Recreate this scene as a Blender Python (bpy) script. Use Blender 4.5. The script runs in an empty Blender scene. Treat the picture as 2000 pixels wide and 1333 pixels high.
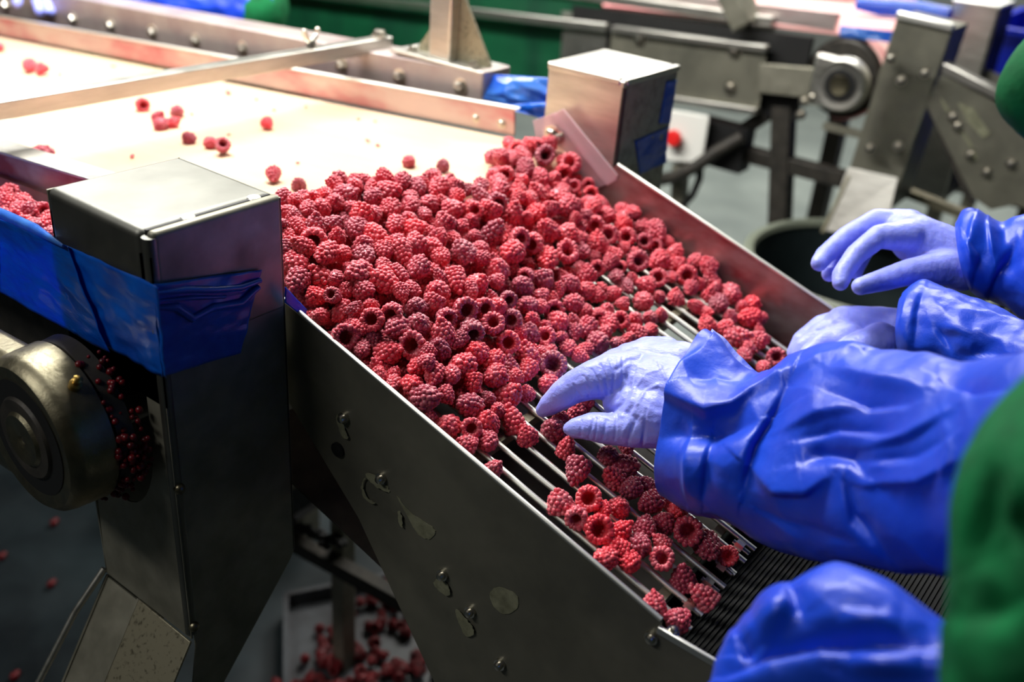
import bpy, bmesh, math, random
import numpy as np
from mathutils import Vector, Matrix, Euler, noise
random.seed(7); rng = np.random.default_rng(7)
sc = bpy.context.scene; COL = sc.collection
V3 = lambda *a: np.array(a, float)
# ------------------------------------------------------------------ camera (35 mm, solved from the machine's edges)
F = 1944.; YAW, PIT, ROL = 0.6172476, 0.48993992, 0.08101285
def cam_rows(y, p, r):
    cy, sy, cp, sp, cr, sr = math.cos(y), math.sin(y), math.cos(p), math.sin(p), math.cos(r), math.sin(r)
    f = V3(cy*cp, sy*cp, -sp); rt = V3(sy, -cy, 0); up = np.cross(rt, f)
    return np.array([cr*rt + sr*up, sr*rt - cr*up, f])
M = cam_rows(YAW, PIT, ROL); CAM = V3(0, 0, 1.62)
def ray(px, py): return M.T @ V3((px-1000)/F, (py-666.5)/F, 1)
def at(px, py, d): return CAM + d*ray(px, py)
def onp(px, py, P0, n):
    r = ray(px, py); return CAM + r*(np.dot(np.asarray(P0)-CAM, n)/np.dot(r, n))
def atx(px, py, x): return onp(px, py, V3(x, 0, 0), V3(1, 0, 0))
def aty(px, py, y): return onp(px, py, V3(0, y, 0), V3(0, 1, 0))
def atz(px, py, z): return onp(px, py, V3(0, 0, z), V3(0, 0, 1))
def proj(P):
    c = (np.asarray(P)-CAM) @ M.T
    return np.stack([1000+F*c[..., 0]/c[..., 2], 666.5+F*c[..., 1]/c[..., 2], c[..., 2]], -1)
def unit(v): v = np.asarray(v, float); return v/np.linalg.norm(v)
# tray frame: T up the slope, U across, N normal; O on the rods near the lower end
T = unit([-.03, .948, .317]); U = unit(np.cross(T, [0, 0, 1])); N = np.cross(U, T); O = at(1345, 1140, .95)
def wt(s, u, n): return O + s*T + u*U + n*N
# belt frame
TB = V3(-.0249, .9973, -.0693); NB = V3(0, .0693, .9976); PB = V3(.9, .90, 1.17)

# ------------------------------------------------------------------ materials
def lin(c): return tuple(((v/255)/12.92 if v/255 <= .04045 else ((v/255+.055)/1.055)**2.4) for v in c) + (1,)
def mat(name, c1, c2=None, rough=.5, metal=0., scale=20., stretch=(1, 1, 1), rvar=0., bump=0., bscale=None, bstretch=None, sheen=0., sss=0., trans=0., transl=0., coat=0., lo=.35, hi=.65, detail=4., spec=.5, bdist=.002, ior=1.45):
    m = bpy.data.materials.new(name); m.use_nodes = True
    nt = m.node_tree; b = nt.nodes['Principled BSDF']; L = nt.links.new
    b.inputs['Base Color'].default_value = lin(c1); b.inputs['Roughness'].default_value = rough; b.inputs['Metallic'].default_value = metal
    b.inputs['Specular IOR Level'].default_value = spec; b.inputs['IOR'].default_value = ior
    if sheen: b.inputs['Sheen Weight'].default_value = sheen; b.inputs['Sheen Roughness'].default_value = .45
    if sss: b.inputs['Subsurface Weight'].default_value = sss; b.inputs['Subsurface Radius'].default_value = (1, .25, .2); b.inputs['Subsurface Scale'].default_value = .004
    if trans: b.inputs['Transmission Weight'].default_value = trans
    if coat: b.inputs['Coat Weight'].default_value = coat; b.inputs['Coat Roughness'].default_value = .15
    tc = nt.nodes.new('ShaderNodeTexCoord')
    def tex(sca, stre, det=detail):
        mp = nt.nodes.new('ShaderNodeMapping'); mp.inputs['Scale'].default_value = stre; L(tc.outputs['Object'], mp.inputs['Vector'])
        n = nt.nodes.new('ShaderNodeTexNoise'); n.inputs['Scale'].default_value = sca; n.inputs['Detail'].default_value = det; n.inputs['Roughness'].default_value = .6
        L(mp.outputs['Vector'], n.inputs['Vector']); return n.outputs['Fac']
    if c2 is not None:
        f = tex(scale, stretch); r = nt.nodes.new('ShaderNodeValToRGB')
        r.color_ramp.elements[0].position = lo; r.color_ramp.elements[1].position = hi
        r.color_ramp.elements[0].color = lin(c1); r.color_ramp.elements[1].color = lin(c2)
        L(f, r.inputs['Fac']); L(r.outputs['Color'], b.inputs['Base Color'])
    if rvar:
        f = tex(scale*1.7, stretch); mr = nt.nodes.new('ShaderNodeMapRange'); mr.inputs['To Min'].default_value = rough-rvar; mr.inputs['To Max'].default_value = rough+rvar
        mr.inputs['From Min'].default_value = .3; mr.inputs['From Max'].default_value = .7
        L(f, mr.inputs['Value']); L(mr.outputs['Result'], b.inputs['Roughness'])
    if bump:
        f = tex(bscale or scale, bstretch or stretch, 5.); bp = nt.nodes.new('ShaderNodeBump'); bp.inputs['Strength'].default_value = bump; bp.inputs['Distance'].default_value = bdist
        L(f, bp.inputs['Height']); L(bp.outputs['Normal'], b.inputs['Normal'])
    if transl:
        out = nt.nodes['Material Output']; mx = nt.nodes.new('ShaderNodeMixShader'); tl = nt.nodes.new('ShaderNodeBsdfTranslucent')
        tl.inputs['Color'].default_value = lin(c2 or c1); mx.inputs['Fac'].default_value = transl
        L(b.outputs[0], mx.inputs[1]); L(tl.outputs[0], mx.inputs[2]); L(mx.outputs[0], out.inputs['Surface'])
    return m
MT = {}
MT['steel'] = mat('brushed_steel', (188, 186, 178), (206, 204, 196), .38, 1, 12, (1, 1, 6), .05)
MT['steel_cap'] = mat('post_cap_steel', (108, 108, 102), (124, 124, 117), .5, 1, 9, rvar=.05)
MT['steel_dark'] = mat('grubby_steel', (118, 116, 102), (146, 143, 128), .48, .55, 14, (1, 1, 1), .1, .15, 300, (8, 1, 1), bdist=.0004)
MT['steel_plate'] = mat('tray_plate_steel', (100, 99, 88), (122, 120, 106), .48, .5, 9, (1, 1, 1), .08, .1, 420, (1, 6, 1), bdist=.0003)
MT['steel_stain'] = mat('juice_stained_steel', (205, 190, 186), (186, 72, 92), .42, .85, 9, (1, .35, 1), .08, lo=.42, hi=.68)
MT['steel_stain_far'] = mat('juice_stained_tray_wall', (172, 150, 146), (128, 44, 52), .4, .75, 9, (1, .8, 1.6), .08, lo=.38, hi=.66)
MT['steel_wet'] = mat('polished_steel_rod', (240, 240, 233), None, .42, 1)
MT['galv'] = mat('speckled_steel', (150, 144, 122), (70, 64, 50), .5, .7, 160, lo=.55, hi=.72)
MT['bolt'] = mat('bolt_steel', (205, 200, 188), None, .28, 1)
MT['brass'] = mat('brass_nipple', (176, 146, 80), None, .35, 1)
MT['iron'] = mat('dark_painted_iron', (44, 42, 38), (62, 58, 52), .55, .3, 30, rvar=.1)
MT['black'] = mat('black_rubber', (16, 16, 16), None, .6)
MT['cast'] = mat('cast_bearing_metal', (134, 128, 106), (108, 102, 84), .4, 1, 18, rvar=.1, bump=.2, bscale=200)
MT['belt'] = mat('cream_belt', (196, 166, 138), (186, 150, 122), .5, 0, 7, (3, .5, 1), bump=.08, bscale=140, bstretch=(1, .15, 1), lo=.45, hi=.9)
MT['belt_pink'] = mat('stained_pink_belt', (236, 190, 180), (214, 130, 132), .5, 0, 8, (3, .3, 1))
MT['tape'] = mat('blue_film_tape', (6, 92, 196), (4, 66, 166), .3, 0, 18, coat=.25, bump=.25, bscale=30, bstretch=(1, 1, 2.5), bdist=.004)
MT['film'] = mat('blue_plastic_film', (8, 112, 224), (4, 84, 206), .25, 0, 14, (1, 1, 2), coat=.7, bump=.5, bscale=22, bstretch=(1, 1, 3), bdist=.006, transl=.45)
MT['film_pale'] = mat('pale_blue_film', (84, 150, 222), (30, 84, 204), .25, 0, 10, coat=.5, transl=.4, bump=.4, bscale=20, bdist=.006)
MT['clear'] = mat('clear_plastic', (246, 222, 228), None, .3, 0, trans=.72, ior=1.2, spec=.8)
MT['clear2'] = mat('clear_cover_plastic', (250, 250, 250), None, .04, 0, trans=1., ior=1.08, spec=.9)
MT['galv_lit'] = mat('lit_zinc_cover', (168, 164, 142), (120, 116, 98), .5, .35, 60, lo=.45, hi=.75)  # pale zinc tone paints in the light on the far post's front
MT['steel_satin'] = mat('satin_frame_steel', (176, 164, 158), (158, 140, 138), .45, .5, 10)
MT['sleeve'] = mat('blue_waterproof_sleeve', (12, 66, 198), (8, 54, 184), .4, 0, 12, bump=.3, bscale=34, bdist=.004, sheen=.06, spec=.55)
MT['glove'] = mat('lavender_nitrile_glove', (150, 159, 247), (134, 144, 241), .42, 0, 30, bump=.8, bscale=85, bstretch=(1, .5, .5), bdist=.003, sss=.12, spec=.6, sheen=.15)
MT['green'] = mat('green_work_coat', (4, 98, 52), (3, 72, 38), .8, 0, 30, bump=.3, bscale=9, bdist=.02, spec=.2)
MT['curtain'] = mat('dark_green_sheet', (10, 84, 50), (6, 58, 38), .5, 0, 5, (1, 1, .2))
MT['white'] = mat('white_plastic', (225, 224, 216), None, .4)
MT['red'] = mat('red_button_plastic', (222, 40, 38), None, .35)
MT['bluecrate'] = mat('blue_crate_plastic', (12, 36, 178), None, .4)
MT['drum'] = mat('grey_drum_plastic', (44, 54, 56), (34, 43, 45), .4, 0, 6)
MT['rim'] = mat('pale_drum_rim', (116, 122, 108), None, .4)
MT['ribbed'] = mat('ribbed_black_mat', (6, 7, 9), None, .5, spec=.25)
MT['residue'] = mat('dried_tape_residue', (132, 132, 108), (98, 98, 78), .6, 0, 60, bump=.3, bscale=90, bdist=.001)
MT['floor2'] = mat('lit_aisle_floor', (116, 124, 120), (140, 148, 142), .4, 0, 2.2, rvar=.1)  # paler floor colour paints in the light falling on the aisle
MT['floor'] = mat('wet_shaded_floor', (14, 20, 25), (44, 53, 57), .4, 0, 2.2, rvar=.12, bump=.06, bscale=50)  # wet floor by the line, its shade painted into the dark colour
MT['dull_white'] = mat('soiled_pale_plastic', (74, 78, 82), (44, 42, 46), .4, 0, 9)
MT['wall'] = mat('painted_wall', (112, 116, 112), None, .7)
MT['pulp'] = mat('raspberry_pulp', (120, 14, 24), (70, 6, 14), .35, 0, 60)
# raspberry skin: ripe red to dusky purple-red, a whitish bloom as sheen
def berry_mat(name, per_object):
    m = bpy.data.materials.new(name); m.use_nodes = True; nt = m.node_tree; b = nt.nodes['Principled BSDF']; L = nt.links.new
    r = nt.nodes.new('ShaderNodeValToRGB'); cr = r.color_ramp
    cr.elements[0].position = 0; cr.elements[0].color = lin((140, 34, 58)); cr.elements[1].position = 1; cr.elements[1].color = lin((224, 42, 58))
    for p, c in ((.2, (172, 40, 64)), (.5, (194, 44, 64)), (.8, (208, 48, 66))):
        e = cr.elements.new(p); e.color = lin(c)
    tc = nt.nodes.new('ShaderNodeTexCoord')
    if per_object:
        oi = nt.nodes.new('ShaderNodeObjectInfo'); sp = nt.nodes.new('ShaderNodeSeparateColor'); L(oi.outputs['Color'], sp.inputs['Color']); L(sp.outputs['Red'], r.inputs['Fac'])
    else:
        n0 = nt.nodes.new('ShaderNodeTexNoise'); n0.inputs['Scale'].default_value = 30; L(tc.outputs['Object'], n0.inputs['Vector'])
        mr = nt.nodes.new('ShaderNodeMapRange'); mr.inputs['From Min'].default_value = .3; mr.inputs['From Max'].default_value = .7
        L(n0.outputs['Fac'], mr.inputs['Value']); L(mr.outputs['Result'], r.inputs['Fac'])
    # frost: pale, patchy dusting
    n1 = nt.nodes.new('ShaderNodeTexNoise'); n1.inputs['Scale'].default_value = 3.2 if per_object else 130; n1.inputs['Detail'].default_value = 6; n1.inputs['Roughness'].default_value = .7
    L(tc.outputs['Object'], n1.inputs['Vector'])
    m2 = nt.nodes.new('ShaderNodeMapRange'); m2.inputs['From Min'].default_value = .42; m2.inputs['From Max'].default_value = .8; m2.inputs['To Max'].default_value = .46
    L(n1.outputs['Fac'], m2.inputs['Value'])
    mx = nt.nodes.new('ShaderNodeMix'); mx.data_type = 'RGBA'; ff = m2.outputs['Result']
    if per_object:
        ml = nt.nodes.new('ShaderNodeMath'); ml.operation = 'MULTIPLY'; ml.use_clamp = True; L(ff, ml.inputs[0]); L(sp.outputs['Green'], ml.inputs[1]); ff = ml.outputs[0]
    L(ff, mx.inputs['Factor']); L(r.outputs['Color'], mx.inputs[6]); mx.inputs[7].default_value = lin((236, 160, 168))
    L(mx.outputs[2], b.inputs['Base Color'])
    b.inputs['Roughness'].default_value = .33; b.inputs['Sheen Weight'].default_value = .28; b.inputs['Sheen Roughness'].default_value = .4; b.inputs['Sheen Tint'].default_value = (1, .8, .84, 1)
    b.inputs['Subsurface Weight'].default_value = .1; b.inputs['Subsurface Radius'].default_value = (1, .2, .15); b.inputs['Subsurface Scale'].default_value = .003 if not per_object else .12
    return m
MT['berry'] = berry_mat('raspberry_skin', True); MT['berry_heap'] = berry_mat('raspberry_skin_heap', False)

# ------------------------------------------------------------------ mesh building
class MB:
    def __init__(s): s.v = []; s.f = []
    def add(s, vs, fs):
        o = len(s.v); s.v += [tuple(map(float, v)) for v in vs]; s.f += [tuple(i+o for i in f) for f in fs]; return s
    def box(s, lo, hi):
        x0, y0, z0 = lo; x1, y1, z1 = hi
        return s.hexa([(x0, y0, z0), (x1, y0, z0), (x1, y1, z0), (x0, y1, z0), (x0, y0, z1), (x1, y0, z1), (x1, y1, z1), (x0, y1, z1)])
    def hexa(s, p): return s.add(p, [(0, 3, 2, 1), (4, 5, 6, 7), (0, 1, 5, 4), (1, 2, 6, 5), (2, 3, 7, 6), (3, 0, 4, 7)])
    def beam(s, a, b, w, h, up=(0, 0, 1)):                      # bar of section w x h from a to b
        a = np.asarray(a, float); b = np.asarray(b, float); d = unit(b-a); up = np.asarray(up, float)
        if abs(np.dot(d, up)) > .98: up = V3(0, 1, 0)
        r = unit(np.cross(d, up))*w/2; u = unit(np.cross(r, d))*h/2
        return s.hexa([a-r-u, a+r-u, b+r-u, b-r-u, a-r+u, a+r+u, b+r+u, b-r+u])
    def prism(s, poly, ext):
        n = len(poly); p = [np.asarray(q, float) for q in poly]; e = np.asarray(ext, float)
        return s.add(p+[q+e for q in p], [tuple(range(n))[::-1], tuple(range(n, 2*n))]+[(i, (i+1) % n, n+(i+1) % n, n+i) for i in range(n)])
    def tube(s, path, r, k=12, cap=True):
        path = [np.asarray(p, float) for p in path]; rs = r if hasattr(r, '__len__') else [r]*len(path); vs = []; fs = []
        for i, p in enumerate(path):
            d = unit(path[min(i+1, len(path)-1)]-path[max(i-1, 0)]); ref = V3(0, 0, 1) if abs(d[2]) < .9 else V3(1, 0, 0)
            a = unit(np.cross(d, ref)); b = np.cross(d, a)
            vs += [p+rs[i]*(math.cos(t)*a+math.sin(t)*b) for t in (2*math.pi*j/k for j in range(k))]
        for i in range(len(path)-1):
            for j in range(k): fs.append((i*k+j, i*k+(j+1) % k, (i+1)*k+(j+1) % k, (i+1)*k+j))
        if cap: fs += [tuple(range(k))[::-1], tuple(range((len(path)-1)*k, len(path)*k))]
        return s.add(vs, fs)
    def lathe(s, c, axis, prof, k=40, caps=True):             # prof: (radius, height along axis)
        c = np.asarray(c, float); d = unit(axis); ref = V3(0, 0, 1) if abs(d[2]) < .9 else V3(1, 0, 0)
        a = unit(np.cross(d, ref)); b = np.cross(d, a); vs = []; fs = []
        for r, h in prof: vs += [c+d*h+r*(math.cos(t)*a+math.sin(t)*b) for t in (2*math.pi*j/k for j in range(k))]
        for i in range(len(prof)-1):
            for j in range(k): fs.append((i*k+j, i*k+(j+1) % k, (i+1)*k+(j+1) % k, (i+1)*k+j))
        if not caps: return s.add(vs, fs)
        if prof[0][0] > 1e-6: fs.append(tuple(range(k))[::-1])
        if prof[-1][0] > 1e-6: fs.append(tuple(range((len(prof)-1)*k, len(prof)*k)))
        return s.add(vs, fs)
    def sphere(s, c, r, k=12, m=8):
        prof = [(r*math.sin(math.pi*i/m)+1e-7, -r*math.cos(math.pi*i/m)) for i in range(m+1)]
        return s.lathe(c, (0, 0, 1), prof, k)
    def grid(s, P, thick=None):                                   # P: (nu,nv,3) sheet; thick: offset vector or array
        nu, nv = P.shape[:2]; idx = lambda i, j: i*nv+j
        fs = [(idx(i, j), idx(i+1, j), idx(i+1, j+1), idx(i, j+1)) for i in range(nu-1) for j in range(nv-1)]
        if thick is None: return s.add(P.reshape(-1, 3), fs)
        Q = P+thick; n = nu*nv; fs = fs+[tuple(n+q for q in f[::-1]) for f in fs]
        rim = [idx(i, 0) for i in range(nu)]+[idx(nu-1, j) for j in range(1, nv)]+[idx(i, nv-1) for i in range(nu-2, -1, -1)]+[idx(0, j) for j in range(nv-2, 0, -1)]
        fs += [(rim[q], rim[(q+1) % len(rim)], n+rim[(q+1) % len(rim)], n+rim[q]) for q in range(len(rim))]
        return s.add(np.concatenate([P.reshape(-1, 3), Q.reshape(-1, 3)]), fs)
    def build(s, name, m, parent=None, smooth=False, bevel=0., seg=2, origin=None):
        o0 = np.asarray(parent['_o'] if parent is not None else (origin if origin is not None else np.mean(s.v, 0)))
        me = bpy.data.meshes.new(name); me.from_pydata([tuple(np.asarray(v)-o0) for v in s.v], [], s.f); me.update()
        bm = bmesh.new(); bm.from_mesh(me); bmesh.ops.remove_doubles(bm, verts=bm.verts, dist=1e-6); bmesh.ops.recalc_face_normals(bm, faces=bm.faces)
        bm.to_mesh(me); bm.free()
        o = bpy.data.objects.new(name, me); COL.objects.link(o); me.materials.append(MT[m])
        if parent is not None: o.parent = parent
        else: o.location = o0
        o['_o'] = [float(x) for x in o0]
        if bevel:
            b = o.modifiers.new('bevel', 'BEVEL'); b.width = bevel; b.segments = seg; b.limit_method = 'ANGLE'; b.angle_limit = math.radians(35)
        if smooth or bevel:
            me.polygons.foreach_set('use_smooth', [True]*len(me.polygons))
            if smooth != 'all':
                me.set_sharp_from_angle(angle=math.radians(42))
        return o
def tag(o, label, cat, group=None, kind=None):
    if label: o['label'] = label
    if cat: o['category'] = cat
    if group: o['group'] = group
    if kind: o['kind'] = kind
    return o
def thing(name, loc, label, cat, group=None):
    o = bpy.data.objects.new(name, None); COL.objects.link(o); o.location = tuple(map(float, loc)); o.empty_display_size = .05
    o['_o'] = [float(x) for x in loc]; return tag(o, label, cat, group)
def bolt(parent, P, axis, r=.007, h=.006, m='bolt', name='bolt'):
    axis = unit(axis); mb = MB(); mb.lathe(np.asarray(P)-axis*.003, axis, [(r*1.45, 0), (r*1.45, .0045)], 20)
    mb.lathe(np.asarray(P)+axis*.001, axis, [(r, 0), (r, h*.6), (r*.8, h*.95), (r*.3, h*1.1)], 6 if r > .0065 else 14)
    return mb.build(name, m, parent, smooth=True)
def nz(P, s, seed=0.): return noise.fractal(Vector((float(P[0])*s+seed, float(P[1])*s+seed*1.7, float(P[2])*s-seed)), .9, 2., 3)
def sheet(P00, P10, P11, P01, nu, nv, normal, amp=0., fs=20., thick=.0008, seed=1., bow=0.):
    g = np.zeros((nu, nv, 3)); normal = unit(normal)
    for i in range(nu):
        for j in range(nv):
            a, b = i/(nu-1), j/(nv-1); p = (1-a)*(1-b)*P00+a*(1-b)*P10+a*b*P11+(1-a)*b*P01
            g[i, j] = p+normal*(amp*nz(p*V3(1, 1, 2.2), fs, seed)+bow*math.sin(math.pi*a)*math.sin(math.pi*b))
    return MB().grid(g, -normal*thick)

# ------------------------------------------------------------------ organic shapes
def seg_dist(p, a, b):
    ab = b-a; t = np.clip(((p-a) @ ab)/(ab @ ab+1e-12), 0, 1); return np.linalg.norm(p-(a+t[:, None]*ab), axis=1)
def crease(uv, a, w, pl):
    # fold with one steep and one gentle flank, dying out at both ends
    pl = [V3(*p) for p in pl]; L = [0.]
    for k in range(len(pl)-1): L.append(L[-1]+np.linalg.norm(pl[k+1]-pl[k]))
    best = np.full(len(uv), 1e9); tt = np.zeros(len(uv)); sg = np.zeros(len(uv))
    for k in range(len(pl)-1):
        ab = pl[k+1]-pl[k]; t = np.clip(((uv-pl[k]) @ ab)/(ab @ ab), 0, 1); r = uv-(pl[k]+t[:, None]*ab); dd = np.linalg.norm(r, axis=1)
        m = dd < best; best = np.where(m, dd, best); tt = np.where(m, (L[k]+t*(L[k+1]-L[k]))/L[-1], tt); sg = np.where(m, np.sign(ab[0]*r[:, 1]-ab[1]*r[:, 0]), sg)
    ww = w*np.where(sg > 0, .55, 1.9); return a*np.exp(-(best/ww)**1.5)*np.sin(math.pi*np.clip(.06+.88*tt, 0, 1))**.8
def loft(stations, ns=110, nv=120, folds=(), amp=.003, fs=14., seed=1., hem=True, close_end=True, ring_amp=0.):
    """tube through stations: (top px, bottom px, depth top, depth bottom, half thickness, sideways shift px of the near side)"""
    A = []; Bv = []; C = []
    for (t, b, dt, db, th, dx) in stations:
        p, q = at(*t, dt), at(*b, db); c = (p+q)/2; pr = proj(c)
        vd = unit(c-CAM); sh = at(pr[0]+dx, pr[1], pr[2])-c
        C.append(c); A.append((p-q)/2); Bv.append(-vd*th+sh)
    K = np.array([np.concatenate([c, a, b]) for c, a, b in zip(C, A, Bv)]); n = len(K)
    out = []
    for x in np.linspace(0, n-1, ns):
        i = min(int(x), n-2); t = x-i; p0, p1, p2, p3 = K[max(i-1, 0)], K[i], K[i+1], K[min(i+2, n-1)]
        out.append(.5*((2*p1)+(-p0+p2)*t+(2*p0-5*p1+4*p2-p3)*t*t+(-p0+3*p1-3*p2+p3)*t**3))
    K = np.array(out); th = np.linspace(0, 2*math.pi, nv, endpoint=False)
    P = K[:, None, 0:3]+np.cos(th)[None, :, None]*K[:, None, 3:6]+np.sin(th)[None, :, None]*K[:, None, 6:9]
    R = P-K[:, None, 0:3]; R = R/np.linalg.norm(R, axis=2)[:, :, None]
    d = np.array([[(.35-2.2*abs(nz(P[i, j], fs, seed)))*amp+nz(P[i, j], fs*2.7, seed+5)*amp*.3 for j in range(nv)] for i in range(ns)])
    front = (np.sin(th) > -.25)[None, :]*np.ones((ns, 1))
    if len(folds):
        uv = proj(P)[..., :2].reshape(-1, 2)
        for (a, w, pl) in folds:
            d = d+crease(uv, a, w, pl).reshape(ns, nv)*front
    if ring_amp: d = d+ring_amp*np.sin(np.linspace(0, ns/5, ns))[:, None]*(.6+.4*np.sin(3*th+1)[None, :])
    P = P+R*d[:, :, None]
    rings = [P[i] for i in range(ns)]
    if hem:
        c0 = P[0].mean(0); ax = unit(P[4].mean(0)-c0); r0 = [c0+(P[0]-c0)*.985, c0+(P[0]-c0)*.95+ax*.004, c0+(P[0]-c0)*.86+ax*.008]; rings = r0[::-1]+rings
    if close_end: rings.append(P[-1].mean(0)+(P[-1]-P[-1].mean(0))*.05)
    if not hem: rings = [P[0].mean(0)+(P[0]-P[0].mean(0))*k for k in (.02, .55, .92)]+rings
    G = np.array(rings); nr = len(G); mb = MB()
    fsq = [(i*nv+j, i*nv+(j+1) % nv, (i+1)*nv+(j+1) % nv, (i+1)*nv+j) for i in range(nr-1) for j in range(nv)]
    if close_end: fsq.append(tuple(range((nr-1)*nv, nr*nv)))
    return mb.add(G.reshape(-1, 3), fsq)
def hand_mesh(chains, name, parent, mt='glove', voxel=.0016, smooth=8, wr=.0006, extra=None):
    """chains of (px, py, depth, radius in mm): every finger its own chain, fused with the palm into one skin"""
    mb = MB()
    for ch in chains:
        pts = [(at(x, y, d), r/1000.) for x, y, d, r in ch]
        for (p, r), (q, s) in zip(pts[:-1], pts[1:]):
            n = max(3, int(np.linalg.norm(q-p)/.0025))
            for k in range(n+1):
                t = k/n; mb.sphere(p+(q-p)*t, r+(s-r)*t, 16, 10)
    o0 = np.asarray(parent['_o'])
    me = bpy.data.meshes.new(name); me.from_pydata([tuple(np.asarray(v)-o0) for v in mb.v], [], mb.f)
    o = bpy.data.objects.new(name, me); COL.objects.link(o)
    rm = o.modifiers.new('r', 'REMESH'); rm.mode = 'VOXEL'; rm.voxel_size = voxel
    sm = o.modifiers.new('s', 'SMOOTH'); sm.iterations = smooth; sm.factor = .5
    dg = bpy.context.evaluated_depsgraph_get(); m2 = bpy.data.meshes.new_from_object(o.evaluated_get(dg)); o.modifiers.clear(); o.data = m2; bpy.data.meshes.remove(me)
    m2.name = name; m2.materials.clear(); m2.materials.append(MT[mt])
    nvt = len(m2.vertices); co = np.zeros(nvt*3); m2.vertices.foreach_get('co', co); co = co.reshape(-1, 3); no = np.zeros(nvt*3); m2.vertices.foreach_get('normal', no); no = no.reshape(-1, 3)
    W = co+o0; d = np.array([nz(W[i], 55, 3.)*wr for i in range(nvt)])
    if extra is not None:
        uv = proj(W)[:, :2]
        facing = ((no*(W-CAM)).sum(1) < 0)
        for (a, w, pl) in extra:
            dd = np.min([seg_dist(uv, V3(*pl[k]), V3(*pl[k+1])) for k in range(len(pl)-1)], axis=0); d = d+a*np.exp(-(dd/w)**2)*facing
    co = co+no*d[:, None]; m2.vertices.foreach_set('co', co.ravel()); m2.polygons.foreach_set('use_smooth', [True]*len(m2.polygons)); m2.update()
    o.parent = parent; o['_o'] = [float(x) for x in o0]
    return o
# ================================================================== ROOM
def struct(name, mb, m, **k): return tag(mb.build(name, m, **k), None, None, kind='structure')
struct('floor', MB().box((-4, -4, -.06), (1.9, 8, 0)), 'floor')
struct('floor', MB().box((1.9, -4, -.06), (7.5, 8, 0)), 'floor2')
struct('wall_back', MB().box((7.5, -4, 0), (7.6, 8, 3.6)), 'wall')
struct('wall_left', MB().box((-4, 8, 0), (7.6, 8.1, 3.6)), 'wall')
struct('wall_right', MB().box((-4, -4.1, 0), (7.6, -4, 3.6)), 'wall')
struct('wall_front', MB().box((-4.1, -4, 0), (-4, 8, 3.6)), 'wall')
struct('ceiling', MB().box((-4, -4, 3.6), (7.5, 8, 3.7)), 'wall')

# ================================================================== SORTING CONVEYOR (front line)
cv = thing('sorting_conveyor', (.92, 1.9, 0), 'front sorting conveyor with cream belt running from the upper left to the heap of raspberries', 'conveyor')
def bp(x, t, n): return PB+TB*t+NB*n+V3(x-.9, 0, 0)
prof = []
for k in range(9): a = math.pi*k/8; prof.append((-.022*math.sin(a), -.022+.022*math.cos(a)))
prof = [(3.2, 0)]+[(t-.1, n) for t, n in prof]+[(3.2, -.044)]
g = [[bp(x, t, n) for (t, n) in prof] for x in (.655, 1.212)]
MB().prism([g[0][i] for i in range(len(prof))], V3(1.212-.655, 0, 0)).build('belt', 'belt', cv, smooth=True)
# near rail: angle with a polished top flange
def rail(x, t0, t1, zlo, zhi, w, name, m): return MB().hexa([bp(x, t0, zlo), bp(x+w, t0, zlo), bp(x+w, t1, zlo), bp(x, t1, zlo), bp(x, t0, zhi), bp(x+w, t0, zhi), bp(x+w, t1, zhi), bp(x, t1, zhi)]).build(name, m, cv, bevel=.0012)
rail(.610, -.02, 3.2, -.05, .0385, .004, 'near_rail', 'steel_stain_far'); rail(.607, .0, 3.2, .0385, .0425, .036, 'near_rail_flange', 'steel')
# far guide rail, juice-stained, with a bright folded lip
frl = rail(1.222, -.005, 3.2, .002, .043, .004, 'far_rail', 'steel_stain'); rail(1.221, -.01, 3.2, .043, .0465, .010, 'far_rail_lip', 'steel_wet')
for (px, py) in ((95, 62), (255, 90), (683, 181), (565, 155), (930, 231), (980, 242)):
    P = atx(px, py, 1.2215); bolt(frl, P, (-1, 0, 0), .0055, .004)
# far machine frame carrying the row of bolts
def fx(x, y, z): return V3(x, y, z)
ya, za, yb, zb = .995, 1.246, 4.0, 1.246-.0565*3.005
ffr = MB().hexa([fx(1.262, ya, za-.075), fx(1.335, ya, za-.075), fx(1.335, yb, zb-.075), fx(1.262, yb, zb-.075), fx(1.262, ya, za), fx(1.335, ya, za), fx(1.335, yb, zb), fx(1.262, yb, zb)]).build('far_frame', 'steel_satin', cv, bevel=.003)
for (px, py) in ((12, 10), (143, 36), (217, 49), (298, 62), (382, 79), (474, 95), (668, 128), (781, 151), (900, 170)):
    bolt(ffr, atx(px, py, 1.262), (-1, 0, 0), .010, .010)
# near frame under the belt, cross members
MB().hexa([fx(.63, .93, 1.03), fx(.66, .93, 1.03), fx(.66, 4, .82), fx(.63, 4, .82), fx(.63, .93, 1.11), fx(.66, .93, 1.11), fx(.66, 4, .90), fx(.63, 4, .90)]).build('near_frame', 'steel_dark', cv, bevel=.003)
MB().hexa([fx(.598, .88, .72), fx(.602, .88, .72), fx(.602, 3.2, .6), fx(.598, 3.2, .6), fx(.598, .88, 1.13), fx(.602, .88, 1.13), fx(.602, 3.2, .98), fx(.598, 3.2, .98)]).build('shade_panel', 'iron', cv)  # added dark plate: stands for shade below the film and blocks light
MB().beam((.66, 1.6, 1.02), (1.27, 1.6, 1.02), .05, .05).build('cross_member', 'steel_dark', cv)
MB().beam((.66, 3.2, .92), (1.27, 3.2, .92), .05, .05).build('cross_member', 'steel_dark', cv)
for (x, y) in ((.645, 3.6), (1.3, 3.6), (1.3, 1.5)): MB().beam((x, y, 0), (x, y, 1.13 if x > 1 else .9), .05, .05).build('leg', 'steel_dark', cv)
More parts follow.
